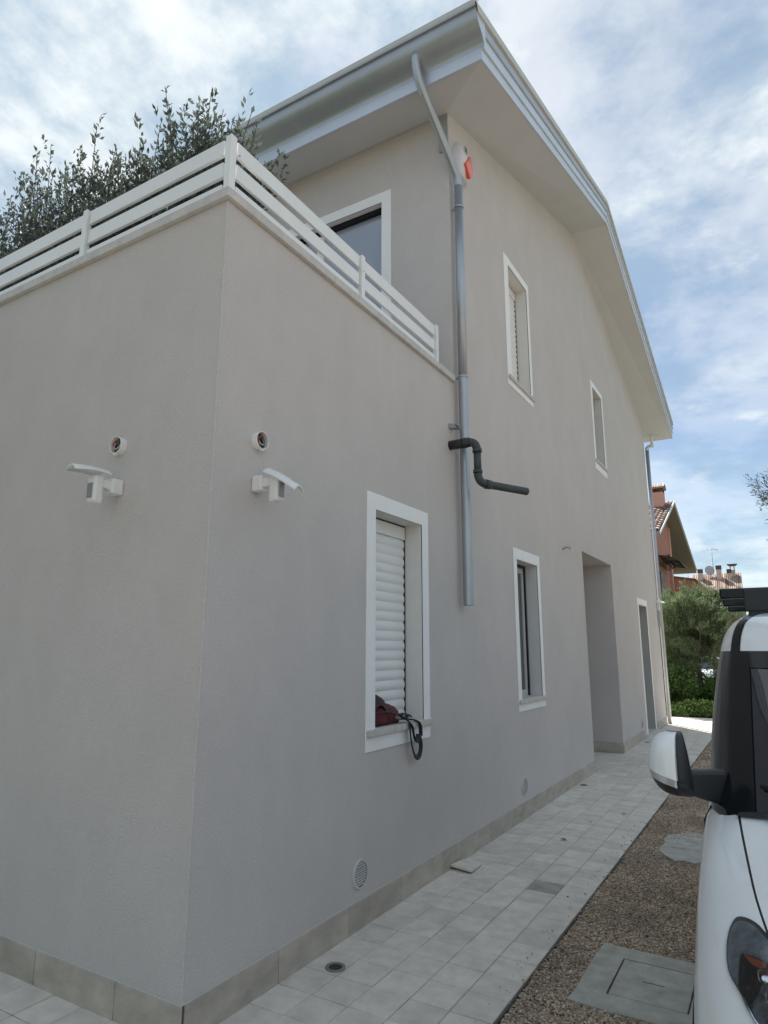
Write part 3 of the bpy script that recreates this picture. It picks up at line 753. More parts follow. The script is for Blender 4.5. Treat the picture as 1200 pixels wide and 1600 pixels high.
# olive-like bush and ground cover at the far end of the path
OLV = leaf_mat('olive_leaf', (.07,.105,.045), (.27,.34,.19), .35, .5, .4)
def blob_bush(name, c, rad, n, L, Wd, lm, seed, label, cat, core=True, droop=0.0, trunk=None, group=None, clumps=60):
    r = np.random.default_rng(seed); c = np.array(c, float); rad = np.array(rad, float)
    th = thing(name, (c[0], c[1], 0), label, cat, group)
    cl = r.normal(size=(clumps,3)); cl /= np.linalg.norm(cl, axis=1)[:,None]; cl *= r.uniform(.35,.9,clumps)[:,None]; 
    cs = r.uniform(.12,.36,clumps)
    k = r.integers(0, clumps, n); o = r.normal(size=(n,3)); o /= np.linalg.norm(o, axis=1)[:,None]
    q = cl[k]+o*(cs[k]*r.random(n)**.35)[:,None]
    ns = 130; sd_ = r.normal(size=(ns,3)); sd_[:,2] = abs(sd_[:,2])*.9+.1; sd_ /= np.linalg.norm(sd_, axis=1)[:,None]
    m_s = n//8; ks = r.integers(0, ns, m_s); rr_ = r.uniform(.72, 1.0, m_s)+r.random(ns)[ks]*.22*r.random(m_s)
    q = np.vstack([q, sd_[ks]*rr_[:,None]+r.normal(0,.022,(m_s,3))])
    P = c+q*rad; P = P[(P[:,2] > .03) & ~((P[:,0] > .36) & (P[:,0] < .78) & (P[:,2] > .93) & (P[:,2] < 1.36) & (r.random(len(P)) < .88))]; q = (P-c)/rad
    d = q+r.normal(0,.6,q.shape)+np.array([0,0,.5-droop]); d /= np.linalg.norm(d, axis=1)[:,None]
    V, F = leaves(P, d, L, Wd, r); raw_mesh('crown', V, F, lm, th, kind='stuff')
    m = MB(); tb = np.array([c[0], c[1], 0.0])
    for i in range(6):
        e = c+cl[i]*rad*.8; mid = (tb+e)/2+r.normal(0,.12,3); m.tube([tuple(tb+np.array([.05*math.cos(i),.05*math.sin(i),-.05])), tuple(mid), tuple(e)], [.06,.035,.012], 6, False)
    m.build('trunk', mat('bark', (.13,.11,.09), .9, noise=.3, nscale=20), th)
    return th
blob_bush('olive_bush', (.36,18.3,1.95), (1.5,1.1,1.48), 100000, .085, .017, OLV, 91, 'rounded silvery green olive bush beyond the end of the path', 'bush')
blob_bush('olive_bush', (-1.7,18.9,1.9), (1.3,1.0,1.3), 16000, .075, .016, OLV, 92, 'olive bush mostly hidden behind the far house corner', 'bush')
blob_bush('olive_bush', (2.3,20.0,1.5), (1.3,1.0,1.3), 12000, .08, .017, OLV, 93, 'olive bush behind the parked van', 'bush')
LAU = leaf_mat('laurel_leaf', (.045,.09,.025), (.15,.27,.07), .4, .35, .5)
blob_bush('green_shrub', (-.35,17.5,.68), (.75,.5,.62), 9000, .09, .04, LAU, 94, 'glossy green shrub in the sun under the olive bush', 'shrub', clumps=30)
blob_bush('green_shrub', (1.1,17.8,.48), (.8,.5,.45), 8000, .09, .04, LAU, 97, 'glossy green shrub nearer the van under the olive bush', 'shrub', clumps=30)
r = np.random.default_rng(5); n = 26000
P = np.stack([r.uniform(-3,4,n), r.uniform(16.62,18.6,n), r.random(n)**1.3*.38], 1); P[:,2] *= .6+.5*np.sin(P[:,0]*3.1)*np.sin(P[:,1]*2.3+1)*.6+.2
d = r.normal(size=(n,3)); d[:,2] = abs(d[:,2])+.6; d /= np.linalg.norm(d,axis=1)[:,None]
V, F = leaves(P, d, .085, .05, r)
gc = raw_mesh('ground_cover', V, F, leaf_mat('ivy_leaf', (.06,.13,.025), (.24,.36,.10), .35, .35, .5), kind='stuff'); gc['label'] = 'bright green ground cover plants behind the sunlit paving'; gc['category'] = 'plants'

r = np.random.default_rng(21); n = 36000; t_ = r.uniform(0,1,n)
hh = 4.5+2.2*np.sin(t_*37)+1.3*np.sin(t_*91+1)+.8*np.sin(t_*203)
P = np.stack([42+r.normal(0,1.6,n)+6*np.sin(t_*9), -30+t_*130, hh*r.random(n)**.6], 1); d = r.normal(size=(n,3)); d /= np.linalg.norm(d,axis=1)[:,None]
V, F = leaves(P, d, .75, .45, r); o = raw_mesh('distant_trees', V, F, LAU, kind='stuff'); o['label'] = 'distant line of trees beyond the yard'; o['category'] = 'trees'
hd = thing('shading_hedge', (-8.0, -7.8, 0), 'unseen tall hedge added behind the camera to shade the front wall', 'hedge')  # added out of view, keeps low sky light off the front wall
r = np.random.default_rng(12); n = 30000
P = np.stack([r.uniform(-16,-.6,n), r.uniform(-8.5,-7.1,n), r.uniform(0,6.0,n)], 1); sel = r.random(n) < .7; P[sel,1] = -7.1+r.normal(0,.08,sel.sum())
d = r.normal(size=(n,3)); d[:,1] += .8; d /= np.linalg.norm(d,axis=1)[:,None]; V, F = leaves(P, d, .16, .09, r)
raw_mesh('foliage', V, F, LAU, hd, kind='stuff')
MB().box(-16, -.6, -8.4, -7.25, -.05, 5.9).build('hedge_core', mat('hedge_dark', (.02,.028,.012), 1), hd)  # solid dark box that makes the added hedge opaque

# olive tree at right, branches reach into the frame
ot = thing('olive_tree', (4.6, 10.6, 0), 'olive tree with thin leafy branch tips at the right sky edge', 'tree')
r = np.random.default_rng(77); m = MB(); tips = []
m.tube([(4.6,10.6,-.05),(4.55,10.55,1.0),(4.6,10.4,1.8),(4.5,10.3,2.6)], [.16,.13,.11,.08], 10)
def branch(p, d, L, rad, lvl):
    pts = [p]; dd = d.copy()
    for i in range(5):
        dd = dd + r.normal(0,.12,3) + np.array([0,0,.02]); dd /= np.linalg.norm(dd); pts.append(pts[-1]+dd*L/5)
    m.tube([tuple(q) for q in pts], [rad*(1-.16*i) for i in range(6)], 5 if lvl else 7, False)
    if lvl < 3:
        for i in range(2,6):
            for _ in range(2 if lvl < 2 else 3):
                nd = dd*.7+r.normal(0,.55,3); nd /= np.linalg.norm(nd); branch(pts[i], nd, L*.52, rad*.42, lvl+1)
    if lvl >= 2: tips.append((pts, dd))
for tgt in ((2.75,10.0,4.0),(3.9,9.2,4.6),(4.4,11.6,4.7),(5.6,10.4,4.5),(5.2,9.4,4.0),(3.9,11.4,4.5)):
    p0 = np.array([4.5,10.3,2.5]); tg = np.array(tgt)-p0; Ln = np.linalg.norm(tg); branch(p0, tg/Ln, Ln*.74, .04, 0)
PP, DD = [], []
for pts, dd in tips:
    for i in range(1,6):
        for _ in range(2):
            q = pts[i]+(pts[i-1]-pts[i])*r.random(); e = (pts[i]-pts[i-1]); e /= np.linalg.norm(e)+1e-9; e = e+r.normal(0,.5,3); PP.append(q); DD.append(e/np.linalg.norm(e))
V, F = leaves(np.array(PP), np.array(DD), .065, .012, r); raw_mesh('crown', V, F, leaf_mat('olive_leaf_dark', (.09,.11,.09), (.20,.23,.19), .35), ot, kind='stuff')
m.build('trunk', mat('bark', (.13,.11,.09), .9), ot)

# ============================================================ BACKGROUND HOUSES
RED = mat('red_plaster', (.46,.20,.15), .85, noise=.08, nscale=2)
PINK = mat('pink_plaster', (.60,.32,.25), .85, noise=.06, nscale=2)
TERR = bpy.data.materials.new('terracotta'); TERR.use_nodes = True
t = TERR.node_tree; b = t.nodes['Principled BSDF']; b.inputs['Roughness'].default_value = .85
ge = t.nodes.new('ShaderNodeNewGeometry'); cr2 = t.nodes.new('ShaderNodeValToRGB'); t.links.new(ge.outputs['Random Per Island'], cr2.inputs[0])
cr2.color_ramp.elements[0].color = (.13,.085,.07,1); cr2.color_ramp.elements[1].color = (.46,.36,.30,1)
e = cr2.color_ramp.elements.new(.5); e.color = (.30,.19,.14,1); t.links.new(cr2.outputs[0], b.inputs['Base Color'])
def tiled_slope(p00, p10, p01, p11, nu, nv, parent, rad=None):
    """barrel tile columns: u across the eave, v up the slope"""
    p00, p10, p01, p11 = map(Vector, (p00, p10, p01, p11)); m_ = MB()
    nrm = (p10-p00).cross(p01-p00).normalized()
    if nrm.z < 0: nrm = -nrm
    for i in range(nu):
        ua, ub = i/nu, (i+1)/nu
        for j in range(nv):
            va, vb = j/nv, (j+1.12)/nv
            rows = []
            for v, lift in ((va, .05), (vb, .0)):
                a = p00.lerp(p10, ua).lerp(p01.lerp(p11, ua), v); c = p00.lerp(p10, ub).lerp(p01.lerp(p11, ub), v)
                R0 = (c-a).length*.46
                rows.append([a.lerp(c, .5-.46*math.cos(q)) + nrm*(R0*math.sin(q)*.8+lift) for q in (0, .8, 1.57, 2.34, math.pi)])
            m_.grid(rows, True)
    return m_
rh = thing('red_house', (-6, 36, 0), 'red plastered house with tiled gable roof and chimney behind the house', 'house')
Xg = -1.80
eF, rG, eB = (29.66,7.05), (36.06,9.68), (45.0,6.82)
wl = MB(); xw = -2.45
wl.box(-14, xw-.02, 31.0, 37.0, -.1, 7.0)
wl.prism([(31.0,6.98),(38.2,6.98),(38.2,8.7),(36.06,9.4)], 0, -14, xw-.021)
wl.build('wall', RED, rh)
MB().box(xw-.6, xw+.02, 37.9, 38.5, -.1, 8.6).build('pillar', PINK, rh)
MB().box(-14, -2.72, 30.9, 31.0, -.1, 6.9).build('wall', PINK, rh)
ro = MB(); th_ = .22
for (a, b) in ((eF, rG), (rG, eB)):
    ro.prism([(a[0],a[1]),(b[0],b[1]),(b[0],b[1]-th_),(a[0],a[1]-th_)], 0, -14.5, Xg)
ro.build('roof', mat('soffit_brown', (.30,.27,.25), .9), rh)
tiled_slope((-9,eF[0]-.05,eF[1]+.02),(Xg-.02,eF[0]-.05,eF[1]+.02),(-9,rG[0],rG[1]+.02),(Xg-.02,rG[0],rG[1]+.02), 34, 16, rh).build('roof_tiles', TERR, rh, kind='stuff')
tr = MB(); tr.prism([(eF[0]-.08,eF[1]-.02),(rG[0],rG[1]+.06),(rG[0],rG[1]-.06),(eF[0]-.08,eF[1]-.14)], 0, Xg, Xg+.04)
tr.prism([(rG[0]+.002,rG[1]+.06),(eB[0],eB[1]+.04),(eB[0],eB[1]-.05),(rG[0]+.002,rG[1]-.03)], 0, Xg, Xg+.04); tr.build('bargeboard', WHITE, rh)
ch = MB(); ch.box(-2.75,-2.15,34.6,35.3,8.6,10.0); chm = ch.build('chimney', PINK, rh)
ct = MB(); ct.box(-2.75,-2.6,34.6,34.75,10.0,10.25); ct.box(-2.3,-2.15,34.6,34.75,10.0,10.25); ct.box(-2.75,-2.6,35.15,35.3,10.0,10.25); ct.box(-2.3,-2.15,35.15,35.3,10.0,10.25); ct.box(-2.68,-2.22,34.7,35.2,10.0,10.2)
ct.build('chimney_vent', mat('brick_dark', (.10,.07,.06), .9), chm)
m = MB()
for i in range(6):
    for s_ in (-1, 1):
        xa = -2.86+i*.136
        m.grid([[(xa+.068-.062*math.cos(q), 34.95+s_*.50, 10.25+.05*math.sin(q)) for q in (0,1.57,3.14)], [(xa+.068-.062*math.cos(q), 34.95, 10.50+.05*math.sin(q)) for q in (0,1.57,3.14)]], True)
m.box(-2.85,-2.06,34.5,35.4,10.2,10.245)
m.build('chimney_cap', TERR, chm)
# wrought iron canopy
m = MB()
for i in range(7):
    y = 33.0+i*.55
    m.tube([(xw,y,6.35),(xw+.5,y,6.3),(xw+.95,y,6.02)], .03, 5, False); m.tube([(xw,y,5.9),(xw+.45,y,6.1),(xw+.9,y,6.02)], .022, 5, False)
    m.tube([(xw+.3+.1*math.cos(q), y, 6.15+.1*math.sin(q)) for q in [k*.785 for k in range(9)]], .018, 5, False)
m.tube([(xw+.95,33,6.02),(xw+.95,36.3,6.02)], .035, 6); m.tube([(xw+.5,33,6.3),(xw+.5,36.3,6.3)], .03, 6)
m.build('canopy', BLACKP, rh)
m = MB(); m.face([(xw,33,6.38),(xw,36.3,6.38),(xw+.98,36.3,6.06),(xw+.98,33,6.06)]); m.build('canopy_sheet', mat('canopy_sheet', (.28,.30,.32), .3), rh)
MB().box(xw-.02, xw+.03, 33.4, 34.6, -.1, 5.6).build('door', mat('door_dark', (.08,.08,.09), .5), rh)
# low annex in red
an = thing('red_annex', (-2, 41, 0), 'low red plastered annex joined behind the red house', 'building')
m = MB(); m.prism([(-6,-.1),(-1.25,-.1),(-1.25,5.35),(-1.35,5.55),(-2.4,5.75),(-6,5.75)], 1, 38.6, 44); m.build('wall', RED, an)
MB().prism([(-6,5.83),(-2.4,5.83),(-1.3,5.63),(-1.18,5.40),(-1.24,5.38),(-1.36,5.56),(-2.4,5.76),(-6,5.76)], 1, 38.55, 44.1).build('roof', mat('tile_brown', (.24,.16,.12), .9), an)

bh = thing('tiled_house', (-.2, 50, 0), 'low house with weathered ribbed tile roof, dish and chimneys', 'house')
MB().box(-2.9, .3, 51, 56, -.1, 5.6).build('wall', mat('pale_wall', (.5,.42,.36), .9), bh)
MB().prism([(46.5,4.28),(51,6.93),(51,6.8),(46.5,4.15)], 0, -2.7, .55).build('roof_deck', mat('tile_brown', (.24,.16,.12), .9), bh)
tiled_slope((-2.7,46.5,4.3),(.72,46.5,4.3),(-2.7,51,6.95),(.55,51,6.95), 28, 2, bh).build('roof', TERR, bh, kind='stuff')
MB().box(-2.7, .6, 46.6, 51, 3.9, 4.25).build('eave', mat('soffit_brown', (.19,.165,.15), .9), bh)
MB().box(-2.7, .55, 51, 51.2, 4.2, 6.93).build('gable', mat('pale_wall', (.5,.42,.36), .9), bh)
def stack(x, y, z0, z1, w_, capk):
    c = MB().box(x-w_, x+w_, y-w_, y+w_, z0, z1).build('chimney', mat('pale_chimney', (.55,.47,.42), .9), bh)
    if capk == 0: MB().box(x-w_*1.15, x+w_*1.15, y-w_*1.15, y+w_*1.15, z1, z1+.28).build('chimney_cap', mat('brick_dark', (.10,.07,.06), .9), c)
    else:
        MB().box(x-w_*.9, x-w_*.5, y-w_, y+w_, z1, z1+.3).build('chimney_cap', mat('pale_chimney', (.55,.47,.42), .9), c)
        MB().box(x+w_*.5, x+w_*.9, y-w_, y+w_, z1, z1+.3).build('chimney_cap', mat('pale_chimney', (.55,.47,.42), .9), c)
        MB().prism([(x-w_*2, z1+.42),(x+w_*2, z1+.42),(x+w_*1.2, z1+.3),(x-w_*1.2, z1+.3)], 1, y-w_*1.6, y+w_*1.6).build('chimney_cap', mat('brick_dark', (.10,.07,.06), .9), c)
stack(-2.05, 50.5, 6.3, 7.15, .15, 0); stack(-.83, 50.5, 6.5, 7.35, .16, 0); stack(-.18, 50.5, 6.5, 7.05, .13, 0); stack(.03, 50.9, 6.5, 7.30, .17, 1)
ds = thing('satellite_dish', (-1.45, 51, 7.0), 'pale satellite dish between the chimneys on the tiled house', 'satellite dish')
m = MB(); nn = Vector((.25,-.95,.25)).normalized(); tx = nn.cross(Vector((0,0,1))).normalized(); tz = tx.cross(nn); c = Vector((-1.45,50.9,7.35))
rows = [[c+(tx*math.cos(a)+tz*math.sin(a)*1.15)*rr*.33 - nn*(.1*(1-rr*rr)) for a in [2*math.pi*k/16 for k in range(16)]] for rr in (.02,.5,1)]
m.grid(rows, True, True); m.build('dish', mat('dish_grey', (.45,.46,.50), .5), ds); m = MB(); m.tube([c-nn*.1,(-1.45,51,6.9)], .03, 6); m.tube([c-tz*.3, c+nn*.4-tz*.15], .015, 5); m.build('mount', METAL, ds)
at = thing('antenna', (-1.2, 51, 6.9), 'thin tv antenna mast rising above the tiled house', 'antenna')
m = MB(); m.tube([(-1.2,51,6.7),(-1.2,51,9.0)], .022, 6); m.tube([(-1.45,51,9.0),(-.75,51,8.85)], .014, 5); m.tube([(-1.3,51,7.9),(-.95,51,7.95)], .012, 5)
for k in range(6):
    x = -1.4+k*.12; m.tube([(x,50.8,8.98-k*.03),(x,51.2,8.98-k*.03)], .01, 4, False); m.tube([(x,51,8.9-k*.03),(x,51,9.1-k*.03)], .01, 4, False)
m.build('mast', METAL, at)

# ============================================================ SMALL GROUND THINGS
def manhole(x0, x1, y0, y1, rim, label, skew=0.0):
    cx, cy = (x0+x1)/2, (y0+y1)/2
    th = thing('manhole', (cx, cy, 0), label, 'manhole')
    rr = random.Random(int(x0*1000)); m = MB()
    ix0, ix1, iy0, iy1 = x0+rim, x1-rim, y0+rim, y1-rim
    out_ = []
    for (ax, ay, bx, by) in ((x0,y0,x1,y0),(x1,y0,x1,y1),(x1,y1,x0,y1),(x0,y1,x0,y0)):
        for k in range(8):
            q = k/8; ed_ = .004 if 0 < k else .012
            out_.append((ax+(bx-ax)*q+rr.uniform(-ed_,ed_), ay+(by-ay)*q+rr.uniform(-ed_,ed_)))
    inn = []
    for (ax, ay, bx, by) in ((ix0,iy0,ix1,iy0),(ix1,iy0,ix1,iy1),(ix1,iy1,ix0,iy1),(ix0,iy1,ix0,iy0)):
        for k in range(8): q = k/8; inn.append((ax+(bx-ax)*q, ay+(by-ay)*q))
    m.grid([[(x,y,-.05) for x,y in out_],[(x,y,-.004) for x,y in out_],[(x+(cx-x)*.02,y+(cy-y)*.02,.002) for x,y in out_],[(x,y,.002) for x,y in inn],[(x,y,-.04) for x,y in inn]], False, True)
    m.build('frame', CONC, th)
    c = MB(); g_ = .007
    lid = [(ix0+g_+rr.uniform(0,.004), iy0+g_), (ix1-g_, iy0+g_+rr.uniform(0,.004)), (ix1-g_-rr.uniform(0,.004), iy1-g_), (ix0+g_, iy1-g_-rr.uniform(0,.004))]
    lid2 = [(x+(cx-x)*.012, y+(cy-y)*.012) for x, y in lid]
    lw, lh = .055, .007
    slot = [(cx-lw,cy-lh),(cx+lw,cy-lh),(cx+lw,cy+lh),(cx-lw,cy+lh)]
    c.grid([[(x,y,-.04) for x,y in lid],[(x,y,-.003) for x,y in lid],[(x,y,.001) for x,y in lid2],[(x,y,.001) for x,y in slot],[(x,y,-.018) for x,y in slot]], False, True)
    c.face([(x,y,-.018) for x,y in slot]); c.build('cover', CONC, th)
    MB().box(ix0,ix1,iy0,iy1,-.05,-.035).build('gap_floor', DARKIN, th)
manhole(1.345, 2.03, 1.285, 2.03, .15, 'large square concrete manhole in the gravel beside the van front')
manhole(1.42, 1.72, 4.30, 4.78, .03, 'small concrete inspection cover in the gravel farther back')
m = MB(); cxy = (1.57, 4.42); pts = [(cxy[0]+(.24+.03*math.sin(k*1.7))*math.cos(k*math.pi/10), cxy[1]+(.50+.04*math.cos(k*2.3))*math.sin(k*math.pi/10)) for k in range(20)]
m.grid([[(x,y,-.05) for x,y in pts],[(x,y,-.003) for x,y in pts]], False, True); m.face([(x,y,-.003) for x,y in pts])
o = m.build('concrete_patch', CONC); o['label'] = 'rough concrete patch around the small inspection cover'; o['category'] = 'concrete patch'
def drain(x, y, r0_, label):
    th = thing('drain', (x, y, 0), label, 'drain', 'round drains along the wall')
    ring = [[(x+rr*math.cos(a), y+rr*math.sin(a), z) for a in [2*math.pi*k/28 for k in range(28)]] for rr, z in ((r0_, .001),(r0_*.97,.006),(r0_*.72,.0065),(r0_*.66,.003))]
    MB().grid(ring, True, True).build('rim', mat('drain_rim', (.20,.19,.175), .5), th)
    ring = [[(x+rr*math.cos(a), y+rr*math.sin(a), z) for a in [2*math.pi*k/24 for k in range(24)]] for rr, z in ((r0_*.66,.003),(r0_*.6,.0028),(.001,.0028))]
    MB().grid(ring, False, True).build('cover', DARKIN, th)
drain(.165, .953, .056, 'round metal drain in the tiles nearest the camera')
drain(.093, 6.577, .05, 'round drain by the wall before the porch')
drain(.12, 11.12, .05, 'round drain by the wall beyond the porch')
lt = MB()
q = [(.015,2.755),(.205,2.725),(.19,2.975),(.02,2.985)]
zt = [.020, .014, .003, .003]
lt.grid([[(x,y,z_) for (x,y),z_ in zip(q,zt)],[(x,y,z_+.016) for (x,y),z_ in zip(q,zt)]], False, True); lt.face([(x,y,z_+.016) for (x,y),z_ in zip(q,zt)]); lt.face([(x,y,z_) for (x,y),z_ in zip(q,zt)])
o = lt.build('loose_tile', TILE, bevel=.001); o['label'] = 'loose paving tile lying against the skirting'; o['category'] = 'tile'
def debris(x, y, s_, label, k):
    rr = random.Random(k); m = MB()
    pts = [(x+s_*rr.uniform(.7,1.3)*math.cos(a), y+s_*.6*rr.uniform(.6,1.2)*math.sin(a), .005+rr.uniform(0,.012)) for a in [i*math.pi/3 for i in range(6)]]
    c_ = (x, y, .018)
    for i in range(6): m.face([pts[i], pts[(i+1)%6], c_])
    o = m.build('dry_leaf', mat('dry_leaf', (.05,.04,.03), .9)); o['label'] = label; o['category'] = 'leaf'; o['group'] = 'dry leaf scraps on the path'
debris(.84, 5.27, .035, 'curled dark dry leaf scrap farthest along the path', 1)
debris(.554, 4.01, .03, 'dark dry leaf scrap in the middle of the path', 2)
debris(.62, 4.75, .015, 'tiny dry leaf scrap between two bigger scraps', 3)
debris(.98, 2.62, .012, 'tiny dry leaf scrap near the gravel edge', 4)

# ============================================================ RED POUCH ON THE SILL
po = thing('waist_bag', (-.03, 1.80, 1.172), 'dark red waist bag with black strap lying on the window sill', 'bag')
m = MB(); rows = []
for i in range(15):
    a = i/14; y = 1.638+.385*a
    hgt = .165*(math.sin(math.pi*min(1, .16+.55*a))**.8)*(1-.35*a**2)
    if a > .9: hgt *= .75
    dpt = .062*math.sin(math.pi*(.12+.8*a))**.5
    ring = []
    for j in range(14):
        q = 2*math.pi*j/14; cz = abs(math.sin(q))**.8*math.copysign(1, math.sin(q)); cx_ = abs(math.cos(q))**.8*math.copysign(1, math.cos(q))
        ring.append((-.062+dpt*cx_+.003*math.sin(9*a+j), y+.006*math.sin(j*1.3), 1.174+hgt*.5*(1+cz)+.003*math.sin(j*2+i)))
    rows.append(ring)
m.grid(rows, True, True); m.face(rows[0]); m.face(rows[-1]); m.build('pouch', mat('maroon_cloth', (.105,.014,.020), .75, noise=.4, nscale=25, bump=.5, bscale=200), po)
m = MB(); fl_ = []
for i in range(9):
    a = i/8; y = 1.645+.21*a; z = 1.245+.125*math.sin(math.pi*(.28+.72*a))**1.0
    fl_.append([(-.10, y, z+.01), (-.055, y, z+.022), (-.012, y-.005, z+.004), (.000, y-.01, z-.05)])
m.grid(fl_, True); m.build('flap', mat('maroon_dark', (.04,.012,.018), .7, noise=.3, nscale=30), po)
m = MB(); m.tube([(.004,1.66,1.262),(.008,1.75,1.272),(.004,1.84,1.262),(-.005,1.93,1.245)], .005, 6); m.build('zip', mat('zip_dark', (.02,.015,.018), .5), po)
m = MB(); m.tube([(.000,1.90,1.225),(.010,1.93,1.215),(.006,1.955,1.21)], .011, 6); m.build('buckle', mat('buckle_grey', (.18,.15,.15), .4), po)
def ribbon(pts, wd, wdir):
    pts = [Vector(p) for p in pts]; wdir = Vector(wdir).normalized(); fine = []
    for i in range(len(pts)-1):
        p0 = pts[max(i-1,0)]; p1 = pts[i]; p2 = pts[i+1]; p3 = pts[min(i+2, len(pts)-1)]
        for k in range(5):
            t_ = k/5; fine.append(.5*((2*p1)+(-p0+p2)*t_+(2*p0-5*p1+4*p2-p3)*t_*t_+(-p0+3*p1-3*p2+p3)*t_**3))
    fine.append(pts[-1]); m = MB()
    m.tube(fine, wd, 8, flat=.3); return m
STR = mat('black_strap', (.012,.014,.022), .6)
ribbon([(-.03,1.99,1.21),(.02,2.03,1.21),(.046,2.035,1.16),(.048,2.045,1.08),(.044,2.085,.985),(.045,2.13,.925),(.048,2.18,.935),(.05,2.20,1.0),(.05,2.175,1.07)], .020, (1,0,0)).build('strap', STR, po)
ribbon([(-.03,1.98,1.20),(.02,2.02,1.20),(.05,2.06,1.155),(.052,2.085,1.09),(.052,2.115,1.04),(.052,2.15,1.055),(.052,2.16,1.085)], .020, (1,0,0)).build('strap', STR, po)
ribbon([(-.05,2.0,1.25),(-.02,2.07,1.20),(.03,2.14,1.185),(.048,2.19,1.15),(.05,2.20,1.07)], .020, (1,0,0)).build('strap', STR, po)
gr = thing('garden_twine', (-.08, 2.17, 1.18), 'small tangle of dark green cord at the back of the sill', 'cord')
m = MB(); rr = random.Random(4); pts = [(-.09+rr.uniform(-.03,.03), 2.08+i*.016, 1.19+rr.uniform(0,.06)*(1-i/16)) for i in range(13)]
m.tube(pts, .008, 6); m.build('cord', mat('green_cord', (.02,.06,.045), .6), gr)

# ============================================================ VAN
XC = 2.97
van = thing('van', (XC, 1.4, 0), 'white parked van facing the camera with black roof rack', 'van')
def mirror_rows(rows): return rows
def loft_body(stations, m_, name, faces_sel=None, close=False):
    pass
secs = [  # (y, [(x,z)...] from sill to centre line)
 (3.70, [(2.22,.30),(2.13,.42),(2.11,.65),(2.105,.9),(2.11,1.08),(2.13,1.12),(2.2,1.14),(2.5,1.16),(XC,1.16)]),
 (2.6,  [(2.17,.24),(2.12,.4),(2.10,.65),(2.097,.9),(2.103,1.08),(2.12,1.12),(2.2,1.14),(2.5,1.16),(XC,1.16)]),
 (1.5,  [(2.16,.24),(2.115,.4),(2.095,.65),(2.093,.9),(2.10,1.07),(2.12,1.12),(2.2,1.14),(2.5,1.17),(XC,1.18)]),
 (.80,  [(2.15,.24),(2.11,.4),(2.092,.65),(2.093,.9),(2.105,1.04),(2.14,1.11),(2.22,1.14),(2.5,1.18),(XC,1.20)]),
 (.36,  [(2.15,.24),(2.11,.4),(2.093,.65),(2.10,.85),(2.125,1.00),(2.17,1.095),(2.25,1.145),(2.5,1.19),(XC,1.21)]),
 (.12,  [(2.15,.24),(2.112,.4),(2.10,.62),(2.108,.78),(2.137,.92),(2.19,1.015),(2.277,1.072),(2.5,1.12),(XC,1.15)]),
 (-.12, [(2.17,.24),(2.13,.4),(2.12,.6),(2.132,.72),(2.167,.84),(2.23,.935),(2.312,1.0),(2.5,1.055),(XC,1.09)]),
 (-.32, [(2.25,.24),(2.20,.4),(2.19,.58),(2.20,.68),(2.235,.78),(2.30,.86),(2.375,.91),(2.55,.97),(XC,1.02)]),
 (-.48, [(2.40,.25),(2.34,.4),(2.33,.56),(2.34,.64),(2.37,.71),(2.43,.78),(2.50,.82),(2.65,.88),(XC,.93)]),
 (-.575,[(2.50,.25),(2.45,.4),(2.445,.54),(2.45,.61),(2.48,.67),(2.52,.72),(2.58,.76),(2.72,.81),(XC,.84)]),
 (-.635,[(2.70,.26),(2.66,.4),(2.655,.52),(2.66,.58),(2.68,.62),(2.70,.66),(2.74,.69),(2.83,.73),(XC,.75)]),
 (-.655,[(XC,.28),(XC,.4),(XC,.5),(XC,.54),(XC,.58),(XC,.61),(XC,.64),(XC,.66),(XC,.68)]),
]
def catmull(vals, n):
    """vals: list of lists of Vector rows; smooth interpolation along the first axis"""
    out_ = []
    for i in range(len(vals)-1):
        p0 = vals[max(i-1,0)]; p1 = vals[i]; p2 = vals[i+1]; p3 = vals[min(i+2,len(vals)-1)]
        for k in range(n):
            t_ = k/n
            out_.append([.5*((2*b)+(-a+c)*t_+(2*a-5*b+4*c-d_)*t_*t_+(-a+3*b-3*c+d_)*t_**3) for a, b, c, d_ in zip(p0,p1,p2,p3)])
    out_.append(vals[-1]); return out_
def refine(rows, nu, nv):
    rows = [[Vector(p) for p in r_v] for r_v in rows]
    rows = catmull(rows, nu)
    cols = catmull([list(c_v) for c_v in zip(*rows)], nv)
    return [list(r_v) for r_v in zip(*cols)]
def mirX(rows): return [[Vector((2*XC-p[0], p[1], p[2])) for p in r_v] for r_v in rows]
base = [[(x, y, z) for x, z in pr] for y, pr in secs]
NV = 4
fine = refine(base, 4, NV)
seam = 6*NV           # column of the bonnet seam
cow = 4*4             # row index of y=.36
def two(rows, name, m_, **k):
    mb = MB(); mb.grid(rows, True); mb.grid(mirX(rows), True); return mb.build(name, m_, van, **k)
fender = [r_v[:seam+1] for r_v in fine]
body = two(fender, 'body', VANW)
bonnet = [r_v[seam:] for r_v in fine[cow:]]
# shrink the bonnet away from the seam so a dark gap shows
bon = [[p.copy() for p in r_v] for r_v in bonnet]
for r_v in bon: r_v[0] = r_v[0].lerp(r_v[1], .16)
for r_v in bon:
    for p in r_v: p.z += .002
two(bon, 'bonnet', VANW)
gap = [[p - Vector((0,0,.006)) for p in r_v[:3]] for r_v in bonnet]
two(gap, 'seam', BLACKP)
# rear wall and underside
mb = MB(); rr0 = fine[0]; mb.face([tuple(p) for p in rr0]+[(p.x, p.y, .3) for p in (rr0[-1],)]); mb.face([(2*XC-p[0],p[1],p[2]) for p in rr0]+[(XC, 3.70, .3)]); mb.build('tail_panel', VANW, van)
mb = MB(); mb.grid([[(p[0].x,p[0].y,p[0].z+.01),(2*XC-p[0].x,p[0].y,p[0].z+.01)] for p in fine], False); mb.build('underbody', BLACKP, van)
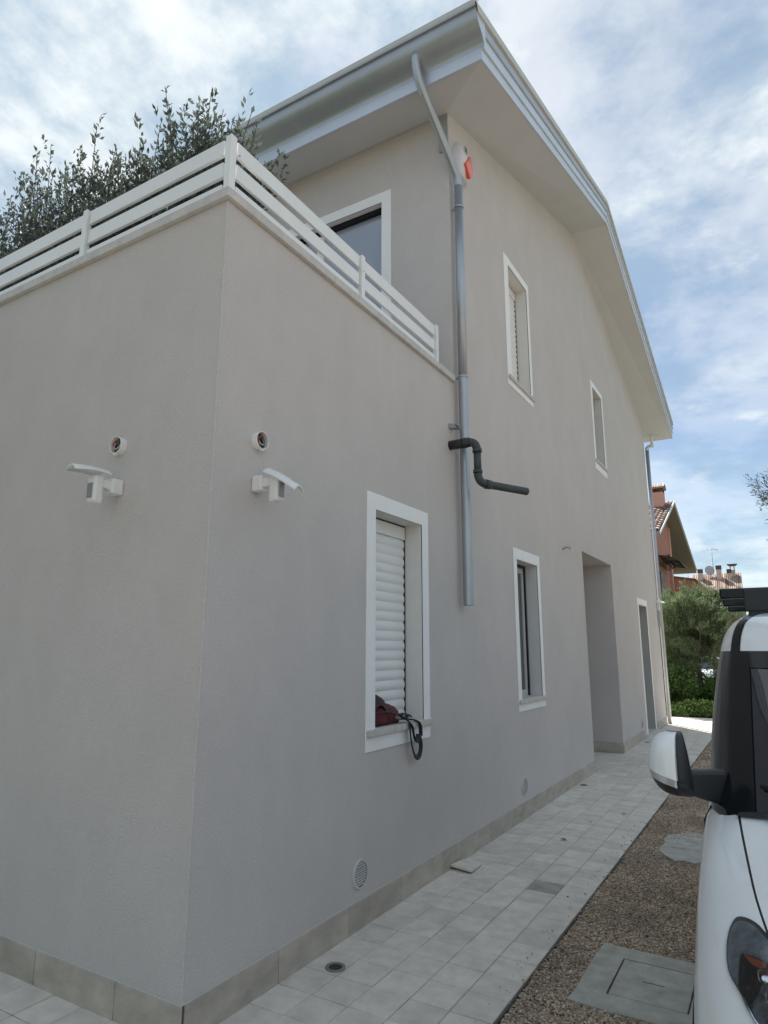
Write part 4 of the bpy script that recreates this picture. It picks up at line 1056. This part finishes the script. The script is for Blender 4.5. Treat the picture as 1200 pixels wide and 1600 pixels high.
# greenhouse: levels from belt to roof, plan curves from centre of windscreen round to the rear
lev = [
 (1.125,[(XC,.08),(2.5,.20),(2.262,.355),(2.20,.42),(2.145,.60),(2.118,1.05),(2.108,2.0),(2.115,3.68)]),
 (1.27, [(XC,.22),(2.5,.33),(2.268,.48),(2.205,.55),(2.150,.72),(2.126,1.12),(2.118,2.0),(2.125,3.68)]),
 (1.42, [(XC,.38),(2.5,.47),(2.274,.61),(2.212,.68),(2.160,.85),(2.140,1.2),(2.132,2.0),(2.14,3.67)]),
 (1.56, [(XC,.53),(2.5,.61),(2.280,.74),(2.222,.81),(2.176,.97),(2.160,1.3),(2.152,2.0),(2.16,3.66)]),
 (1.70, [(XC,.68),(2.5,.75),(2.287,.86),(2.238,.93),(2.198,1.08),(2.185,1.4),(2.178,2.0),(2.19,3.65)]),
 (1.78, [(XC,.77),(2.52,.82),(2.300,.92),(2.258,.99),(2.224,1.13),(2.210,1.42),(2.205,2.0),(2.215,3.63)]),
 (1.835,[(XC,.90),(2.55,.92),(2.326,.98),(2.290,1.05),(2.262,1.18),(2.250,1.45),(2.245,2.0),(2.26,3.60)]),
 (1.870,[(XC,1.15),(2.62,1.16),(2.375,1.19),(2.340,1.24),(2.312,1.33),(2.30,1.55),(2.30,2.0),(2.32,3.52)]),
 (1.888,[(XC,1.5),(2.72,1.5),(2.46,1.5),(2.43,1.52),(2.41,1.56),(2.40,1.7),(2.40,2.1),(2.42,3.35)]),
]
gl_rows = refine([[(x,y,z) for x,y in pr] for z, pr in lev], 4, 4)
b_belt = 4*4  # row of z=1.70
ws = [r_v[:2*4+1] for r_v in gl_rows[:b_belt+1]]
two(ws, 'windscreen', VANGL)
trm = [[p+Vector((-.002,-.004,.001)) for p in q] for q in gl_rows]
for nm_, rws_ in (('pillar_trim', [r_v[7:14] for r_v in trm[:b_belt+1]]), ('roof_trim', [r_v[8:11] for r_v in trm[b_belt:]])):
    for R_w in (rws_, mirX(rws_)): MB().grid(R_w, True).build(nm_, VANB, van)
sw = [r_v[3*4:] for r_v in gl_rows[:b_belt+1]]
two(sw, 'side_window', VANB)
rfm = [[p.copy() for p in r_v] for r_v in gl_rows[b_belt:]]
mb = MB(); mb.grid([r_v[:9] for r_v in rfm], True); mb.grid(mirX([r_v[:9] for r_v in rfm]), True)
mb.grid([r_v[10:] for r_v in rfm], True); mb.grid(mirX([r_v[10:] for r_v in rfm]), True)
tp_ = rfm[-1]; mb.face([tuple(p) for p in tp_]+[(XC, 3.35, 1.895)]); mb.face([(2*XC-p.x,p.y,p.z) for p in tp_]+[(XC,3.35,1.895)])
mb.build('roof', VANW, van)
mb = MB(); ed = [r_v[-1] for r_v in gl_rows]; mb.grid([[p, Vector((2*XC-p.x,p.y,p.z))] for p in ed], False); mb.build('tail_gate', VANW, van)
# windscreen dark border band + inner bright edge
mb = MB(); mb.grid([[p+Vector((-.001,-.005,.002)) for p in r_v[4:2*4+1][3:]] for r_v in gl_rows[:b_belt+1]], True); mb.build('windscreen_border', VANB, van)
mb = MB(); mb.grid([[p+Vector((0,-.004,.002)) for p in r_v[:2*4]] for r_v in gl_rows[b_belt-2:b_belt+1]], True); mb.grid(mirX([[p+Vector((0,-.004,.002)) for p in r_v[:2*4]] for r_v in gl_rows[b_belt-2:b_belt+1]]), True); mb.build('windscreen_border', VANB, van)
# cowl and wiper
mb = MB()
for s_ in (0, 1):
    rws = [[(2.245,.34,1.150),(2.5,.17,1.200),(XC,.05,1.218)],[(2.262,.40,1.158),(2.5,.235,1.205),(XC,.12,1.222)]]
    mb.grid(rws if not s_ else mirX([[Vector(p) for p in q] for q in rws]), False)
mb.build('cowl', BLACKP, van)
wp = MB(); wp.tube([(2.80,.16,1.225),(2.6,.22,1.225),(2.33,.39,1.245)], .009, 6); wp.tube([(2.9,.10,1.22),(2.6,.20,1.235)], .012, 6); wp.build('wiper', BLACKP, van)
# door shut line and trim on the side
mb = MB(); mb.tube([(2.092,.78,.35),(2.091,.78,.65),(2.092,.78,.9),(2.104,.74,1.04),(2.14,.66,1.11)], .004, 5); mb.tube([(2.092,1.75,.35),(2.092,1.75,.9),(2.12,1.75,1.12)], .004, 5); mb.build('door_seam', BLACKP, van)
# wheels and arches
def wheel(x, y):
    s_ = -1 if x < XC else 1
    wmb = MB(); prof = [(.0,.20),(.0,.30),(.03,.325),(.10,.33),(.17,.325),(.20,.30),(.20,.20)]
    rows = [[(x - s_*a - 0, y+rad*math.cos(q), .33+rad*math.sin(q)) for q in [2*math.pi*k/28 for k in range(28)]] for a, rad in prof]
    wmb.grid(rows, True, True); tyre = wmb.build('wheel', RUBB, van)
    rm = MB(); rows = [[(x - s_*a, y+rad*math.cos(q), .33+rad*math.sin(q)) for q in [2*math.pi*k/28 for k in range(28)]] for a, rad in ((.012,.20),(.03,.19),(.035,.05),(.015,.04),(.012,.001))]
    rm.grid(rows, True, True); rm.build('rim', METAL, tyre)
    ar = MB(); ar.grid([[(x + s_*.004, y+.37*math.cos(q), .33+.37*math.sin(q)) for q in [math.pi*k/16 for k in range(17)]], [(x - s_*.03, y+.34*math.cos(q), .33+.34*math.sin(q)) for q in [math.pi*k/16 for k in range(17)]]], True)
    ar.build('wheel_arch', BLACKP, van)
for yy in (.25, 2.9):
    wheel(2.10, yy); wheel(2*XC-2.10, yy)
# ---- roof rack (ladder bars on the roof)
rk = thing('roof_rack', (XC, 2.3, 1.89), 'black roof rack bars mounted on the white van', 'roof rack')
for (yb, xa) in ((1.62, 2.185), (2.34, 2.152), (3.03, 2.14)):
    MB().box(xa, 2*XC-xa, yb-.03, yb+.03, 1.972, 2.026).build('crossbar', VANB, rk, bevel=.008)
for yb in (1.62, 2.34, 3.03):
    for xx in (2.315, 2*XC-2.445): MB().prism([(xx,1.874),(xx+.13,1.874),(xx+.13,1.972),(xx-.01,1.972)], 1, yb-.045, yb+.045).build('foot', BLACKP, rk, bevel=.006)
MB().box(2.30, 2.46, 1.56, 1.60, 1.905, 2.016).build('end_plate', BLACKP, rk, bevel=.004)
# ---- door mirror: horizontal sections, skewed so the bands fall towards the arm
def make_mirror(flip):
    LV = [(1.403,2.030,2.078,.020,0),(1.400,2.008,2.085,.050,.02),(1.390,1.990,2.090,.072,.04),(1.370,1.976,2.096,.090,.08),(1.345,1.967,2.102,.101,.14),(1.315,1.961,2.107,.107,.22),
          (1.285,1.957,2.110,.109,.28),(1.274,1.957,2.111,.109,.30),(1.2735,1.957,2.111,.108,.30),(1.260,1.960,2.112,.106,.30),(1.247,1.963,2.112,.103,.29),(1.2465,1.963,2.112,.100,.29),(1.230,1.972,2.110,.094,.26),(1.212,1.984,2.108,.082,.20),(1.197,2.000,2.104,.066,.12),(1.186,2.022,2.098,.045,.06),(1.180,2.045,2.090,.012,0)]
    us = [0,.015,.04,.08,.13,.2,.3,.4,.5,.6,.68,.70,.78,.86,.93,.98,1]
    rows = []
    for zl, xa, xb, dp_, k in LV:
        rg = []
        for u in us:
            # split the cap from the black rim at a fixed x
            x = xa+(2.066-xa)*(u/.69) if u <= .69 else 2.066+(max(xb,2.068)-2.066)*((u-.69)/.31)
            un = (x-xa)/(xb-xa+1e-6); un = min(max(un,0),1)
            y = .455 - dp_*min(1,(4*un*(1-un*.92)))**.42 - (.035*un*(1 if dp_ > .03 else 0))*0
            if u > .69: y += .010
            rg.append(Vector((x, y, zl-k*(x-1.957))))
        rows.append(rg)
    if flip: rows = mirX(rows)
    ic = us.index(.68)+1
    def part(r0i, r1i, c0, c1, nm, mt, par):
        return MB().grid([r_v[c0:c1] for r_v in rows[r0i:r1i]], True).build(nm, mt, par)
    # housing: black back ring, rim and belly
    hb = MB(); hb.grid([r_v[ic-1:] for r_v in rows], True)
    back = [[r_v[0]+Vector((0,.012,0)), r_v[-1]+Vector((0,.012,0))] for r_v in rows]
    hb.grid(back, False); hb.grid([[r_v[0], r_v[0]+Vector((0,.012,0))] for r_v in rows], False); hb.grid([[r_v[-1], r_v[-1]+Vector((0,.012,0))] for r_v in rows], False)
    dm = hb.build('door_mirror', BLACKP, van)
    part(0, 8, 0, ic+1, 'mirror_cap', VANW, dm)
    part(8, 11, 0, ic+1, 'mirror_indicator', mat('indicator_clear', (.62,.64,.65), .12, metal=.55), dm)
    part(11, 17, 0, ic+1, 'mirror_base', BLACKP, dm)
    gx = 2.035 if not flip else 2*XC-2.035
    MB().rings((gx,.468,1.29), (0,1,0), [(0,.062),(.002,.001)], 20).build('mirror_glass', CHROME, dm)
    am = MB(); P_ = [(2.095,.41),(2.24,.50),(2.24,.58),(2.095,.46)]
    lo = [(2.095,.405,1.185),(2.225,.50,1.135),(2.225,.56,1.135),(2.095,.465,1.185)]; hi = [(2.095,.405,1.272),(2.225,.50,1.270),(2.225,.56,1.270),(2.095,.465,1.272)]
    am.grid([[Vector(p) for p in lo],[Vector(p) for p in hi]], False, True); am.face(lo); am.face(hi)
    if flip: am.v = [(2*XC-v[0],v[1],v[2]) for v in am.v]
    am.build('mirror_arm', BLACKP, dm, bevel=.014)
make_mirror(False); make_mirror(True)
# ---- headlights: patches laid on the body surface
dg = bpy.context.evaluated_depsgraph_get()
def bvh_of(rows):
    vs, fs = [], []
    R_, C_n = len(rows), len(rows[0])
    for r_v in rows: vs += [p for p in r_v]
    for i in range(R_-1):
        for j in range(C_n-1): fs.append((i*C_n+j, i*C_n+j+1, (i+1)*C_n+j+1, (i+1)*C_n+j))
    return BVHTree.FromPolygons(vs, fs)
BV = bvh_of(fine)
PD = Vector((.55,.80,-.25)).normalized()
PU = PD.cross(Vector((0,0,1))).normalized(); PVv = PU.cross(PD)   # patch axes
def inside(p, poly):
    c = False; n = len(poly); j = n-1
    for i in range(n):
        if (poly[i][1] > p[1]) != (poly[j][1] > p[1]) and p[0] < (poly[j][0]-poly[i][0])*(p[1]-poly[i][1])/(poly[j][1]-poly[i][1])+poly[i][0]: c = not c
        j = i
    return c
def patch(poly3, off, name, m_, parent, fan=16, flip=False, bulge=0.0):
    """poly3: outline points near the body; laid on it along PD, lifted by off"""
    P2 = [(Vector(p).dot(PU), Vector(p).dot(PVv)) for p in poly3]
    # smooth outline
    sm = []
    n = len(P2)
    for i in range(n):
        p0, p1, p2, p3 = P2[i-1], P2[i], P2[(i+1)%n], P2[(i+2)%n]
        for k in range(4):
            t_ = k/4; sm.append(tuple(.5*((2*p1[a])+(-p0[a]+p2[a])*t_+(2*p0[a]-5*p1[a]+4*p2[a]-p3[a])*t_*t_+(-p0[a]+3*p1[a]-3*p2[a]+p3[a])*t_**3) for a in (0,1)))
    cx_ = sum(p[0] for p in sm)/len(sm); cy_ = sum(p[1] for p in sm)/len(sm)
    rows = []
    for k in range(fan, -1, -1):
        s_ = k/fan; rg = []
        for p in sm:
            u, v = cx_+(p[0]-cx_)*s_, cy_+(p[1]-cy_)*s_
            o = PU*u+PVv*v
            o = o - PD*(o.dot(PD)) + PD*(Vector((2.2,-.1,.8)).dot(PD)-1.5)
            h = BV.ray_cast(o, PD)
            if h[0] is None: h = BV.find_nearest(o+PD*1.5)
            q = h[0] - PD*(off+bulge*(1-s_*s_))
            if flip: q = Vector((2*XC-q.x, q.y, q.z))
            rg.append(q)
        rows.append(rg)
    m2 = MB(); m2.grid(rows, True, True); return m2.build(name, m_, parent)
HL = [(2.261,-.102,.978),(2.247,-.097,.967),(2.235,-.108,.947),(2.228,-.128,.927),(2.225,-.154,.907),(2.226,-.183,.889),(2.231,-.21,.875),(2.24,-.237,.867),(2.256,-.272,.858),(2.27,-.304,.844),(2.282,-.328,.834),(2.296,-.351,.823),(2.316,-.383,.808),(2.344,-.404,.812),(2.37,-.379,.859),(2.375,-.326,.906),(2.363,-.26,.948),(2.341,-.209,.969),(2.318,-.167,.979),(2.306,-.147,.983),(2.284,-.123,.984)]
IN = [(2.264,-.2,.92),(2.259,-.224,.897),(2.257,-.249,.876),(2.258,-.268,.862),(2.277,-.311,.846),(2.296,-.346,.829),(2.323,-.379,.821),(2.349,-.39,.833),(2.361,-.356,.874),(2.359,-.31,.909),(2.345,-.27,.93),(2.327,-.251,.934),(2.304,-.231,.933),(2.277,-.207,.928)]
AM = [(2.274,-.21,.923),(2.297,-.232,.928),(2.326,-.257,.93),(2.32,-.266,.92),(2.294,-.244,.917)]
BU = [(2.308,-.262,.915),(2.326,-.273,.919),(2.333,-.291,.91),(2.321,-.296,.898),(2.307,-.281,.9)]
def shrink(poly, s_, dx=0, dy=0, dz=0):
    c = sum((Vector(p) for p in poly), Vector())/len(poly); return [tuple(c+(Vector(p)-c)*s_+Vector((dx,dy,dz))) for p in poly]
for fl2 in (False, True):
    hl = patch(HL, .0015, 'headlight', BLACKP, van, flip=fl2)
    patch(shrink(HL,.91), .003, 'housing', mat('lamp_silver', (.26,.29,.31), .35, metal=.4, noise=.45, nscale=22), hl, flip=fl2)
    patch(shrink(IN,1.03), .0045, 'bezel', mat('bezel_chrome', (.75,.78,.8), .15, metal=1), hl, flip=fl2)
    patch(shrink(IN,.95), .006, 'reflector', mat('lamp_dark', (.035,.038,.042), .15, metal=.6, noise=.8, nscale=60), hl, flip=fl2)
    patch(AM, .0075, 'indicator', ORANGE, hl, 6, flip=fl2)
    patch(BU, .0075, 'bulb', CHROME, hl, 6, flip=fl2, bulge=.006)
    patch([(x+.022, y-.038, z-.03) for x, y, z in BU], .0075, 'bulb', CHROME, hl, 6, flip=fl2, bulge=.004)
    patch(shrink(HL,.985), .010, 'lens', CLEAR, hl, flip=fl2, bulge=.010)
# grille and number-plate-free bumper opening (front face)
mb = MB(); mb.box(XC-.34, XC+.34, -.668, -.60, .36, .52); mb.build('grille', BLACKP, van, bevel=.02)

# ---- small white car glimpsed through the far bushes
wc = thing('parked_car', (.35, 24.5, 0), 'white car glimpsed through the bushes at the end of the path', 'car')
csec = [(-2.0,.55,.75,.30,.35),(-1.9,.80,.95,.25,.55),(-1.1,.86,1.0,.22,.62),(-.5,.87,1.40,.22,.55),(.6,.87,1.46,.22,.55),(1.5,.86,1.30,.22,.55),(1.9,.80,1.0,.25,.5),(2.0,.6,.8,.35,.4)]
rows = []
for (yy, hw, top, bot, tw) in csec:
    ctr = Vector((.35, 24.5+yy, 0)); pr = [(-hw*.9,bot),(-hw,.5),(-hw,.85 if top>.85 else top*.8),(-tw if top > 1.1 else -hw*.9,top),(tw if top > 1.1 else hw*.9,top),(hw,.85 if top>.85 else top*.8),(hw,.5),(hw*.9,bot)]
    rows.append([ctr+Vector((a,0,c_)) for a, c_ in pr])
mb = MB(); mb.grid(rows, True, True); mb.face(rows[0]); mb.face(rows[-1]); mb.build('body', VANW, wc)
mb = MB()
for s_ in (-1, 1): mb.face([(.35+s_*.83,24.5-.7,1.02),(.35+s_*.66,24.5-.4,1.33),(.35+s_*.66,24.5+1.2,1.30),(.35+s_*.83,24.5+1.5,1.0)])
mb.face([(.35-.74,24.5-1.06,1.05),(.35+.74,24.5-1.06,1.05),(.35+.55,24.5-.56,1.37),(.35-.55,24.5-.56,1.37)]); mb.build('window', VANGL, wc)
for sx in (-.80, .80):
    for yy in (-1.3, 1.3):
        mb = MB(); mb.tube([(.35+sx-.09,24.5+yy,.31),(.35+sx+.09,24.5+yy,.31)], .31, 20); mb.build('wheel', RUBB, wc)
